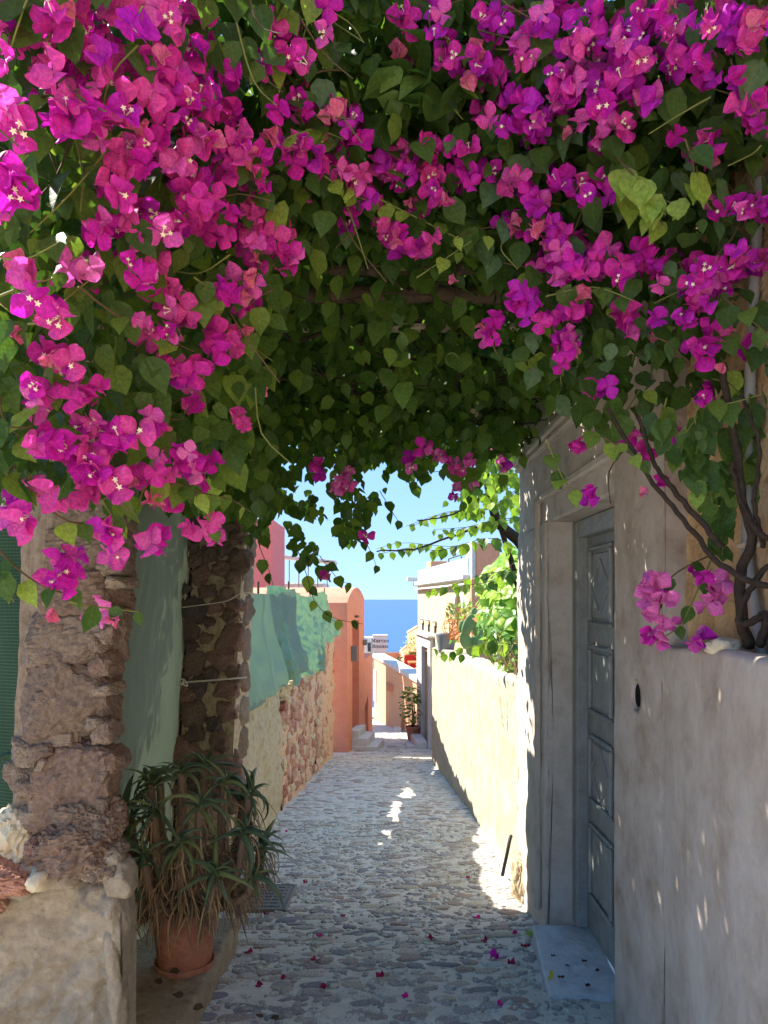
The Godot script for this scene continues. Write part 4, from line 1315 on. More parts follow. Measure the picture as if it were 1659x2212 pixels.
# three papery bracts round the axis z; every bract is one unit long
func bract_mesh(seed_: int, open: float) -> ArrayMesh:
	var mb := MB.new()
	var r := RandomNumberGenerator.new()
	r.seed = seed_ * 31 + 7
	var rows := [[0.0, 0.08], [0.1, 0.5], [0.26, 0.86], [0.45, 1.0], [0.64, 0.86], [0.82, 0.5], [0.94, 0.2], [1.0, 0.02]]
	for b in 3:
		var a := TAU * b / 3.0 + r.randf_range(-0.25, 0.25)
		var tilt := open + r.randf_range(-0.22, 0.22)
		var along := Vector3(cos(a) * sin(tilt), sin(a) * sin(tilt), cos(tilt))
		var side := Vector3(-sin(a), cos(a), 0)
		var nrm := side.cross(along)
		var cup := r.randf_range(0.15, 0.6)
		var bend := r.randf_range(-0.2, 0.34)
		var ph := r.randf_range(0, TAU)
		var wv := r.randf_range(0.03, 0.075)
		var wide := r.randf_range(0.42, 0.54)
		var long := r.randf_range(0.9, 1.08)
		var s := mb.v.size()
		for k in rows.size():
			var t: float = rows[k][0]
			for i in 7:
				var u := i / 3.0 - 1.0
				var w: float = rows[k][1] * wide
				var z := cup * u * u * w * 1.6 - bend * t * t + wv * sin(t * 9.0 + u * 3.0 + ph) * (0.3 + absf(u)) + wv * 0.5 * sin(t * 17.0 - u * 7.0 + ph * 2.0) + 0.04 * (1.0 - minf(absf(u) * 6.0, 1.0))
				mb.add(along * t * long + side * u * w + nrm * z, Vector2(0.5 + u * 0.5 * rows[k][1], t))
		for k in rows.size() - 1:
			for i in 6:
				var q := s + k * 7 + i
				mb.quad(q, q + 1, q + 8, q + 7)
	return mb.mesh()


# small white tube flowers in the middle of the bracts
func floret_mesh(seed_: int, count: int) -> ArrayMesh:
	var mb := MB.new()
	var r := RandomNumberGenerator.new()
	r.seed = seed_ + 99
	for f in count:
		var a := TAU * f / 3.0 + 0.5
		var root := Vector3(cos(a), sin(a), 0) * 0.05
		var top := Vector3(cos(a) * 0.2, sin(a) * 0.2, 0.42 + r.randf_range(-0.06, 0.06))
		mb.tube(PackedVector3Array([root, root.lerp(top, 0.6), top]), PackedFloat32Array([0.03, 0.035, 0.028]), 5, false)
		var ax := (top - root).normalized()
		ax = (ax + Vector3(0, 0, 0.6)).normalized()
		var e1 := ax.cross(Vector3.UP).normalized()
		var e2 := ax.cross(e1)
		var c := mb.add(top + ax * 0.005)
		var s := mb.v.size()
		for k in 10:
			var rad := 0.15 if k % 2 == 0 else 0.065
			var b := TAU * k / 10.0
			mb.add(top + (e1 * cos(b) + e2 * sin(b)) * rad + ax * 0.02 * (k % 2))
		for k in 10:
			mb.tri(c, s + k, s + (k + 1) % 10)
	return mb.mesh()


var leaf_kinds := []
var flower_kinds := []
var florets := []
var bud_kind: ArrayMesh


func make_kinds() -> void:
	leaf_kinds = [leaf_mesh(0.40, 0.25, 0.18, 1, 0.01), leaf_mesh(0.44, 0.16, 0.3, 1, 0.02, 0.4), leaf_mesh(0.35, 0.34, 0.1, 1, 0.015), leaf_mesh(0.42, 0.1, -0.1, 2, 0.03, 0.36)]
	for k in 7:
		flower_kinds.append(bract_mesh(k, [0.95, 0.7, 0.52, 1.1, 0.8, 0.6, 0.9][k]))
	for k in 3:
		florets.append(floret_mesh(k, k + 1))
	bud_kind = bract_mesh(40, 0.2)


# how far the face of the flowering curtain hangs from the viewer
func curtain(x: float, y: float) -> float:
	var xs := [-150.0, 0.0, 300.0, 620.0, 830.0, 1100.0, 1300.0, 1500.0, 1800.0]
	var top := [1.15, 1.22, 1.38, 1.75, 2.05, 1.95, 1.85, 1.75, 1.6]
	var low := [1.45, 1.5, 1.75, 2.25, 2.7, 2.55, 2.4, 2.3, 2.2]
	var k := 0
	while k < xs.size() - 2 and x > xs[k + 1]:
		k += 1
	var f := clampf((x - xs[k]) / (xs[k + 1] - xs[k]), 0.0, 1.0)
	var t := clampf(y / 1250.0, -0.15, 1.0)
	return lerpf(lerpf(top[k], top[k + 1], f), lerpf(low[k], low[k + 1], f), t)


func lowest(x: float) -> float:
	var b := [-150.0, 1130.0, 0.0, 1120.0, 60.0, 1090.0, 130.0, 1040.0, 200.0, 1080.0, 280.0, 1090.0, 350.0, 1060.0, 420.0, 1060.0, 480.0, 1070.0, 530.0, 1010.0, 575.0, 800.0, 610.0, 640.0, 660.0, 560.0, 830.0, 520.0, 1000.0, 540.0, 1090.0, 620.0, 1130.0, 780.0, 1170.0, 830.0, 1200.0, 900.0, 1260.0, 880.0, 1310.0, 960.0, 1360.0, 1020.0, 1420.0, 880.0, 1480.0, 860.0, 1560.0, 900.0, 1700.0, 860.0, 1810.0, 860.0]
	for k in range(0, b.size() - 2, 2):
		if x <= b[k + 2]:
			return lerpf(b[k + 1], b[k + 3], clampf((x - b[k]) / (b[k + 2] - b[k]), 0.0, 1.0))
	return 860.0


func hanging(p: Vector3, size: float, wild := 0.6) -> Transform3D:
	var tip := Vector3(0, -1, 0.25) + rv(wild)
	var up := Vector3(0.0, 0.55, 0.8) + rv(wild)
	return leaf_xf(p, tip, up, size)


# leaves: [order, xf, kind, colour]; the first 300 become parts, the others one swarm for each kind and colour
func emit_leaves(list: Array, parent: Node3D, most := 300) -> void:
	list.sort_custom(func(a, b): return a[0] < b[0])
	var rest := {}
	for k in list.size():
		var e = list[k]
		if k < most:
			part("leaf", leaf_kinds[e[2]], m.leaf[e[3]] if e[3] < 4 else m.young_leaf, parent, e[1])
		else:
			var key: int = e[2] * 10 + e[3]
			if not rest.has(key):
				rest[key] = []
			rest[key].append(e[1])
	for key in rest:
		var col := int(key) % 10
		swarm("foliage", leaf_kinds[int(key) / 10], m.leaf[col] if col < 4 else m.young_leaf, parent, rest[key])


func emit_flowers(list: Array, parent: Node3D, most := 300) -> void:
	list.sort_custom(func(a, b): return a[0] < b[0])
	var rest := {}
	for k in list.size():
		var e = list[k]
		if k < most:
			var f := part("flower", flower_kinds[e[2]] if e[2] < 7 else bud_kind, e[3], parent, e[1])
			if e[2] < 7 and rng.randf() < 0.42:
				part("floret", florets[rng.randi() % 3], m.floret, f)
		else:
			var key = [e[2], e[3]]
			if not rest.has(key):
				rest[key] = []
			rest[key].append(e[1])
	for key in rest:
		swarm("blossoms", flower_kinds[key[0]] if key[0] < 7 else bud_kind, key[1], parent, rest[key])


func flower_xf(p: Vector3, size: float, wild: float) -> Transform3D:
	var ax := (Vector3(rr(-wild, wild), rr(-wild, wild * 0.7), 1.0)).normalized()
	var b := Basis(Quaternion(Vector3.BACK, ax)) * Basis(Vector3.BACK, rr(0, TAU))
	return Transform3D(b.scaled_local(Vector3.ONE * size), p)


# clusters of flowers: x, y and reach, by the angles of the photograph
func blobs_left() -> Array:
	return [40,40,60, 120,50,50, 200,20,60, 270,30,50, 330,40,50, 400,55,50, 440,105,40, 30,110,50, 100,130,50, 170,110,60, 240,110,55, 320,110,50, 380,140,50, 150,190,60, 220,170,60, 290,190,60, 350,200,60, 410,190,50, 130,258,60, 215,280,50, 300,250,50, 370,260,60, 430,240,50, 500,240,35, 20,270,40, 15,370,40, 40,420,40, 20,460,30, 325,330,50, 390,340,60, 450,330,50, 500,320,50, 550,360,40, 250,400,45, 390,420,60, 450,410,60, 520,400,50, 570,420,35, 240,505,60, 300,480,50, 350,470,50, 420,470,50, 480,480,50, 540,480,45, 560,530,50, 612,560,35, 600,490,30, 20,60,40, 60,200,40, 200,240,40, 340,150,40, 280,320,40]


func blobs_left_low() -> Array:
	return [75,575,35, 180,580,45, 212,592,30, 290,590,40, 340,610,50, 380,660,50, 330,580,40, 520,640,50, 485,622,30, 545,600,30, 60,640,40, 112,665,42, 300,710,35, 380,722,40, 460,740,42, 500,737,36, 540,720,12, 400,812,42, 350,800,28, 440,800,28, 105,770,42, 150,790,40, 70,840,36, 100,862,36, 150,850,34, 210,860,36, 45,725,14, 330,912,36, 190,930,38, 232,950,44, 270,940,34, 120,960,42, 60,962,32, 180,985,40, 390,990,42, 350,1010,36, 440,1008,40, 230,1030,46, 200,1062,32, 262,1050,34, 310,1030,30, 60,1088,44, 30,1112,44, 112,1075,32, 330,1092,30, 372,1072,24, 402,1135,22, 455,1145,30, 340,1180,34, 250,1190,30, 225,1162,30, 140,1222,42, 125,1252,34, 240,1330,20, 216,1320,20, 120,1322,16, 420,880,24, 575,845,14, 522,905,20]


func blobs_middle() -> Array:
	return [612,60,46, 630,115,36, 690,30,34, 692,64,30, 600,165,30, 655,150,30, 640,222,30, 600,235,18, 560,155,34, 500,160,34, 680,240,38, 722,260,42, 760,290,38, 742,250,30, 690,330,36, 650,330,42, 640,290,30, 722,350,38, 760,380,38, 702,372,30, 790,420,38, 770,442,30, 830,360,42, 870,330,38, 930,330,42, 900,362,34, 860,382,36, 920,392,38, 990,330,32, 1040,360,32, 1002,382,36, 950,420,38, 980,402,30, 880,442,16, 840,500,36, 740,490,22, 920,530,32, 900,470,22, 852,522,26, 610,310,28, 655,435,18, 985,605,14]


func blobs_right() -> Array:
	return [880,40,46, 872,125,36, 912,20,34, 950,22,40, 960,100,42, 970,140,38, 982,180,28, 1012,190,28, 1060,50,52, 1090,80,52, 1040,120,38, 1032,162,36, 1080,150,38, 1130,120,38, 1150,60,38, 1180,120,38, 1200,40,54, 1260,60,56, 1240,150,48, 1290,110,48, 1340,80,54, 1400,50,54, 1470,40,54, 1540,30,46, 1600,60,56, 1640,40,48, 1580,105,40, 1530,170,40, 1440,130,38, 1370,130,46, 1310,170,46, 1280,210,42, 1230,212,40, 1200,182,34, 1150,200,40, 1100,212,40, 1060,240,38, 1112,262,38, 1180,240,46, 1150,292,32, 1230,270,38, 1320,240,46, 1380,200,46, 1350,282,36, 1470,100,34, 1500,130,30, 1620,222,46, 1640,262,38, 1600,180,36, 1300,300,30, 1462,300,22, 1515,338,46, 1200,380,42, 1240,392,32, 1290,412,42, 1120,400,36, 1150,432,28, 1130,352,18, 1100,480,36, 1180,500,42, 1202,492,30, 1220,540,46, 1260,570,54, 1190,570,46, 1300,560,42, 1340,580,36, 1210,602,30, 1420,580,44, 1490,600,54, 1540,590,46, 1610,560,40, 1500,640,46, 1552,612,34, 1480,682,30, 1130,650,36, 1160,672,36, 1202,682,30, 1250,660,30, 1350,700,40, 1400,702,30, 1060,710,36, 1220,740,36, 1212,772,30, 1510,752,30, 1550,712,34, 1600,452,38, 1560,452,26, 1642,442,32, 1372,532,28, 1640,582,30, 1620,752,22, 1552,802,14, 1300,842,26, 1520,842,30, 1235,950,18, 1350,930,26, 1430,940,28, 1380,982,18, 1440,992,14, 1410,1042,18, 1275,1065,22, 1382,1065,14]


func blobs_hanging() -> Array:
	return [690,1012,20, 745,1030,22, 735,1052,20, 880,1000,18, 920,975,18, 955,992,18, 985,1012,18, 1010,985,16, 1020,1045,12, 980,1062,16, 1080,1000,18, 700,1242,10, 712,1252,10, 790,1160,10]


func blobs_planter() -> Array:
	return [1400,1255,26, 1420,1290,34, 1398,1322,22, 1440,1352,26, 1430,1382,20, 1390,1372,18, 1510,1240,24, 1545,1268,30, 1530,1290,24, 1505,1372,24, 1412,1240,20]


func grow_flowers(b: Array, list: Array, each: float, wild: float, pale := 0.0, d_fixed := 0.0, thick := 0.22) -> void:
	for k in range(0, b.size(), 3):
		var rad: float = b[k + 2]
		var d0 := curtain(b[k], b[k + 1]) if d_fixed == 0.0 else d_fixed
		var px := each * F / d0
		var n := maxi(1, int(round(1.9 * pow(rad / (px * 0.62), 2.0))))
		if rad < 18 and d_fixed == 0.0:
			list.append([d0, flower_xf(pt(b[k], b[k + 1], d0), each * 0.7, 0.9), 7, m.bud])
			continue
		var tint := rng.randi() % 3
		for q in n:
			var a := rr(0, TAU)
			var r := rad * 0.75 * sqrt(rng.randf())
			if n == 1:
				r *= 0.25
			var d := d0 + rr(-0.1, thick)
			var x: float = b[k] + cos(a) * r
			var y: float = b[k + 1] + sin(a) * r
			var col: Material = m.bract[tint if rng.randf() < 0.6 else rng.randi() % 4]
			var roll := rng.randf()
			if roll < 0.12:
				col = m.bract[4]
			if x > 1040 and roll > 0.5:
				col = m.bract[3 if roll > 0.75 else 0]
			if rng.randf() < pale:
				col = m.pale_bract if rng.randf() < 0.6 else m.bract[4]
			var kind := rng.randi() % 7
			if rng.randf() < 0.07:
				kind = 7
				col = m.bud
			list.append([d, flower_xf(pt(x, y, d), each * rr(0.68, 1.2), wild), kind, col])


# layers of leaves behind the face of the curtain between x0 and x1
func grow_leaves(list: Array, x0: float, x1: float, count: int, size: float, d_from: float, d_to: float, order: float, top := -330.0) -> void:
	var made := 0
	while made < count:
		var x := rr(x0, x1)
		var low := lowest(x)
		var y := rr(top, low)
		if y > low - 120.0 and rng.randf() < (y - low + 120.0) / 200.0:
			continue
		var d := curtain(x, y) + rr(d_from, d_to)
		var sh := nz(Vector3(x * 0.004, y * 0.004, d), 1.6)
		var col := 0 if sh > 0.1 else 1
		if rng.randf() < 0.22:
			col = 2 if x < 700 else 3
		elif rng.randf() < 0.04:
			col = 4
		list.append([d + order, hanging(pt(x, y, d), size * rr(0.5, 1.3)), rng.randi() % 4, col])
		made += 1


# a stalk through the points, leaves along it
func sprig(parent: Node3D, list: Array, p: Array, size: float, gap: float, young := 0.2, radius := 0.0028) -> void:
	part("stem", tube_mesh(p, radius, radius * 0.5, 10, 5), m.green_twig if rng.randf() < 0.6 else m.twig, parent)
	var c := curve_pts(p, 40)
	var run := 0.0
	for k in range(1, c.size()):
		run += c[k].distance_to(c[k - 1])
		if run > gap:
			run = 0.0
			var t := float(k) / c.size()
			var s := size * lerpf(1.1, 0.55, t) * rr(0.8, 1.15)
			var col := rng.randi() % 3
			if rng.randf() < young + 0.4 * maxf(0.0, t - 0.7):
				col = 4
			list.append([-1.0 + rr(0, 0.1), hanging(c[k] + rv(0.012), s, 0.55), rng.randi() % 4, col])


func make_bougainvillea() -> void:
	var group := "bougainvillea growing over the pergola"
	var left := thing("bougainvillea", "magenta bougainvillea cascading on the left, over the brown stone pillar and the nets", "bougainvillea", Vector3.ZERO, group)
	var mid := thing("bougainvillea", "bougainvillea over the middle of the lane, its leafy roof open to the sea below", "bougainvillea", Vector3.ZERO, group)
	var right := thing("bougainvillea", "purple magenta bougainvillea above the grey door, trunk rooted in the planter", "bougainvillea", Vector3.ZERO, group)
	var fl := []
	grow_flowers(blobs_left(), fl, 0.039, 0.8)
	grow_flowers(blobs_left_low(), fl, 0.041, 0.85, 0.18, 0.0, 0.14)
	var fm := []
	grow_flowers(blobs_middle(), fm, 0.042, 0.9)
	grow_flowers(blobs_hanging(), fm, 0.05, 0.9, 0.4, 3.6, 0.3)
	var fr := []
	grow_flowers(blobs_right(), fr, 0.042, 0.85)
	grow_flowers(blobs_planter(), fr, 0.042, 0.8, 0.75, 2.2, 0.08)
	# more flowers above and beside the view, so that the mass goes on
	for k in 150:
		var x := rr(-150, 1800)
		var y := rr(-330, -40)
		var d := curtain(x, y) + rr(0.0, 0.3)
		var e := [d + 10.0, flower_xf(pt(x, y, d), 0.046, 0.9), rng.randi() % 7, m.bract[rng.randi() % 4]]
		if x < 600:
			fl.append(e)
		elif x < 900:
			fm.append(e)
		else:
			fr.append(e)
	# leaves: an outer layer among the flowers, then ever deeper ones
	var ll := []
	grow_leaves(ll, -120, 620, 420, 0.066, -0.02, 0.12, 0.0)
	grow_leaves(ll, -160, 640, 900, 0.07, 0.1, 0.4, 10.0)
	grow_leaves(ll, -200, 680, 1900, 0.075, 0.4, 1.0, 20.0)
	var lm := []
	grow_leaves(lm, 600, 1000, 260, 0.066, -0.02, 0.14, 0.0)
	grow_leaves(lm, 580, 1040, 420, 0.07, 0.1, 0.4, 10.0)
	grow_leaves(lm, 560, 1060, 1200, 0.075, 0.4, 1.0, 20.0)
	var lr := []
	grow_leaves(lr, 960, 1760, 430, 0.068, -0.02, 0.14, 0.0)
	grow_leaves(lr, 940, 1800, 800, 0.07, 0.1, 0.4, 10.0)
	grow_leaves(lr, 920, 1800, 1500, 0.075, 0.4, 0.85, 20.0)
	# sprigs that hang free below the mass
	for s in [[[0, 1190], [40, 1230], [100, 1270], [160, 1285]], [[-20, 1200], [10, 1260], [30, 1300]], [[150, 1300], [200, 1310], [250, 1316], [300, 1322]], [[90, 1090], [160, 1130], [230, 1120], [290, 1140]], [[330, 1020], [420, 1060], [500, 1080], [540, 1105]], [[380, 1010], [430, 1080], [455, 1140]], [[220, 1080], [250, 1130], [262, 1180]], [[60, 700], [100, 690], [150, 640], [200, 600]], [[170, 620], [250, 680], [330, 720], [420, 760]], [[420, 600], [480, 640], [540, 650]], [[0, 640], [50, 620], [120, 600]]]:
		var p := []
		for q in s:
			p.append(pt(q[0], q[1], curtain(q[0], q[1]) + rr(-0.06, 0.02)))
		sprig(left, ll, p, 0.062, 0.05)
	for s in [[[700, 380], [760, 420], [820, 440]], [[800, 420], [880, 460], [960, 500], [1000, 520]], [[900, 600], [960, 560], [1020, 520]], [[620, 300], [680, 280], [740, 300]]]:
		var p := []
		for q in s:
			p.append(pt(q[0], q[1], curtain(q[0], q[1]) + rr(-0.06, 0.02)))
		sprig(mid, lm, p, 0.06, 0.05, 0.35)
	for s in [[[1330, 340], [1370, 380], [1400, 430], [1440, 500]], [[1480, 300], [1500, 380], [1470, 440]], [[1320, 400], [1400, 420], [1480, 450]], [[1180, 640], [1280, 620], [1370, 650]], [[1060, 730], [1080, 770], [1150, 800]], [[1500, 880], [1580, 870], [1650, 850]], [[1250, 920], [1330, 960], [1400, 1010]], [[1180, 950], [1220, 1040], [1250, 1060]], [[1560, 640], [1620, 690], [1670, 730]]]:
		var p := []
		for q in s:
			p.append(pt(q[0], q[1], curtain(q[0], q[1]) + rr(-0.1, -0.02)))
		var big: bool = s[0][1] < 420
		sprig(right, lr, p, 0.1 if big else 0.074, 0.036 if big else 0.042, 0.75 if big else 0.3)
	# vine that hangs down beside the conduit, and the sprig of pale flowers over the planter
	for s in [[[1500, 900], [1520, 1000], [1540, 1100], [1530, 1180]], [[1560, 880], [1560, 980], [1580, 1060]], [[1480, 920], [1500, 1010], [1500, 1060]], [[1590, 1000], [1570, 1100], [1560, 1200]], [[1620, 850], [1600, 940], [1560, 1020]], [[1540, 860], [1480, 940], [1470, 1010]], [[1660, 900], [1640, 1000], [1650, 1080]], [[1440, 860], [1430, 920], [1450, 980]]]:
		var p := []
		for q in s:
			p.append(pt(q[0], q[1], 2.14))
		sprig(right, lr, p, 0.085, 0.02, 0.0)
	for s in [[[1560, 1190], [1490, 1220], [1440, 1260], [1420, 1340]], [[1540, 1200], [1500, 1290], [1470, 1350], [1420, 1385]]]:
		var p := []
		for q in s:
			p.append(pt(q[0], q[1], 2.2))
		sprig(right, lr, p, 0.062, 0.075, 0.0)
	# twigs through the mass
	for t in [[left, -50, 600, 70], [mid, 600, 1000, 50], [right, 950, 1680, 70]]:
		for k in t[3]:
			var x := rr(t[1], t[2])
			var y := rr(-100, lowest(x) - 20)
			var d := curtain(x, y) + rr(-0.03, 0.35)
			var a := pt(x, y, d)
			var b := a + Vector3(rr(-0.16, 0.16), rr(-0.22, 0.02), rr(-0.02, 0.1))
			part("stem", tube_mesh([a, a.lerp(b, 0.5) + rv(0.03), b], 0.0028, 0.0015, 6, 4), m.twig if rng.randf() < 0.6 else m.green_twig, t[0])
	emit_flowers(fl, left)
	emit_flowers(fm, mid)
	emit_flowers(fr, right)
	emit_leaves(ll, left)
	emit_leaves(lr, right)
	# trunk and old branches of the right plant
	for b in [[[[1618, 1395, 2.06], [1602, 1330, 2.04], [1600, 1240, 2.06], [1625, 1160, 2.04], [1604, 1080, 2.07], [1590, 960, 2.08], [1560, 800, 2.1]], 0.021, 0.013], [[[1640, 1395, 2.02], [1655, 1330, 2.0], [1600, 1350, 2.02], [1610, 1290, 2.03], [1660, 1220, 2.0]], 0.016, 0.01], [[[1690, 1275, 1.95], [1602, 1246, 2.0], [1538, 1203, 2.06], [1503, 1154, 2.1], [1450, 1090, 2.15], [1407, 1040, 2.16], [1360, 960, 2.2], [1310, 880, 2.22]], 0.0105, 0.0075], [[[1560, 1180, 2.06], [1489, 1097, 2.12], [1440, 1040, 2.16], [1407, 985, 2.18], [1380, 900, 2.2]], 0.011, 0.007], [[[1700, 1180, 1.96], [1640, 1150, 2.0], [1600, 1080, 2.06], [1580, 1000, 2.06]], 0.012, 0.008], [[[1650, 1180, 2.0], [1630, 1080, 2.04], [1640, 960, 2.04], [1600, 850, 2.06]], 0.009, 0.006]]:
		var p := []
		for q in b[0]:
			p.append(pt(q[0], q[1], q[2]))
		part("branch", tube_mesh(p, b[1] * 0.8, b[2] * 0.75, 30, 8, 0.003), m.bark, right)
	# the leafy roof of the pergola
	var roof := []
	for k in 32000:
		var x := rr(-3.4, 1.75)
		var d := rr(2.0, 6.15)
		var p := Vector3(x, 2.66 + 0.42 * pow(rng.randf(), 0.8), -d)
		if nz(p, 2.2) > 0.62 or (d > 5.0 and rng.randf() < (d - 5.0) * 0.62):
			continue
		roof.append([d + 30.0, leaf_xf(p, Vector3(0, -0.6, 0.2) + rv(0.9), Vector3(0, 0.9, 0.3) + rv(0.8), 0.094 * rr(0.7, 1.25)), rng.randi() % 4, rng.randi() % 3])
	for k in 2600:
		# leaves that droop below it
		var x := rr(-1.5, 1.2)
		var d := rr(2.4, 5.9)
		var y := 2.68 - 0.34 * pow(rng.randf(), 1.6) * (0.5 + 0.9 * absf(nz(Vector3(x, 0, d), 2.0)) * 2.0)
		if x > 0.75 and d > 3.4 and y < 2.5:
			continue
		roof.append([d + 15.0, hanging(Vector3(x, y, -d), 0.078 * rr(0.7, 1.2), 0.7), rng.randi() % 4, 0 if rng.randf() < 0.5 else rng.randi() % 3])
	# behind the left mass, down to the dark pillar
	for k in 900:
		var x := rr(300, 600)
		var y := rr(780, 1120 - 0.3 * absf(x - 480))
		roof.append([40.0, hanging(pt(x, y, rr(3.2, 5.3)), 0.08 * rr(0.7, 1.2)), rng.randi() % 4, rng.randi() % 3])
	# tufts that hang from the roof's far edge, against the sky
	for k in 1050:
		var x := rr(535, 835)
		var low := 980.0 + 250.0 * pow(sin(clampf((x - 520) / 320.0, 0, 1) * PI), 0.6)
		if x < 600:
			low = 1160
		var y := rr(900, low)
		var gapn := nz(Vector3(x * 0.012, y * 0.012, 3.0), 1.0)
		if gapn > 0.16 and y > 950:
			continue
		roof.append([5.0 + y * 0.001, hanging(pt(x, y, rr(3.7, 6.0)), 0.078 * rr(0.55, 1.15), 0.8), rng.randi() % 4, rng.randi() % 3])
	for k in 230:
		var x := rr(830, 1130)
		var low := 945 + 70 * absf(nz(Vector3(x * 0.01, 0, 0), 1.0)) * 2.0
		if x < 900:
			low -= 20
		var y := rr(900, low)
		roof.append([5.0, hanging(pt(x, y, rr(3.9, 5.8)), 0.08 * rr(0.7, 1.15)), rng.randi() % 4, rng.randi() % 3])
	lm.append_array(roof)
	# tendrils that hang before the sea
	for s in [[[[640, 1180], [665, 1250], [680, 1300], [720, 1335], [785, 1348]], 4.3], [[[560, 1180], [580, 1230], [590, 1265]], 4.2], [[[690, 1200], [730, 1250], [760, 1262]], 4.4], [[[760, 1120], [800, 1190], [815, 1230]], 4.6], [[[850, 960], [880, 1010], [930, 1020], [990, 1010]], 4.0], [[[820, 1060], [850, 1110], [870, 1140]], 4.8]]:
		var p := []
		for q in s[0]:
			p.append(pt(q[0], q[1], s[1]))
		sprig(mid, lm, p, 0.085, 0.075, 0.1)
	emit_leaves(lm, mid)
	# old wood under the roof
	for k in 120:
		var a := Vector3(rr(-1.2, 1.0), rr(2.44, 2.72), -rr(2.6, 5.6))
		var b := a + Vector3(rr(-0.8, 0.8), rr(-0.06, 0.06), rr(-0.5, 0.5))
		part("branch", tube_mesh([a, a.lerp(b, 0.35) + rv(0.06), a.lerp(b, 0.7) + rv(0.06), b], rr(0.002, 0.009), 0.002, 10, 5, 0.008), m.bark, mid)
	# the pergola itself
	var per := thing("pergola", "timber pergola frame spanning the lane, almost hidden in leaves", "pergola")
	part("beam", tube_mesh([Vector3(-1.5, 2.62, -4.3), Vector3(-0.8, 2.655, -4.75), Vector3(0.1, 2.65, -5.4), Vector3(1.25, 2.65, -6.0)], 0.036, 0.03, 14, 8, 0.004), m.wood, per)
	part("beam", tube_mesh([Vector3(-1.45, 2.72, -5.9), Vector3(0.0, 2.7, -5.95), Vector3(1.3, 2.71, -5.9)], 0.025, 0.025, 10, 8, 0.003), m.wood, per)
	part("beam", tube_mesh([Vector3(-1.5, 2.64, -3.1), Vector3(0.0, 2.66, -3.05), Vector3(1.3, 2.64, -3.1)], 0.035, 0.035, 10, 8, 0.003), m.wood, per)
	for x in [-0.7, 0.15, 0.95]:
		part("rafter", box_mesh(Vector3(0.05, 0.07, 3.2), 0.004), m.wood, per, Transform3D(Basis(), Vector3(x, 2.745, -4.6)))
	for k in 5:
		part("slat", box_mesh(Vector3(2.5, 0.02, 0.07), 0.003), m.pale_wood if k % 2 else m.wood, per, Transform3D(Basis(Vector3.UP, rr(-0.04, 0.04)), Vector3(0.1, 2.69, -2.9 - k * 0.62)))
	part("slat", box_mesh(Vector3(0.04, 0.02, 0.62), 0.003), m.pale_wood, per, Transform3D(Basis(Vector3.UP, -0.25) * Basis(Vector3.RIGHT, 0.1), pt(1036, 900, 4.9)))


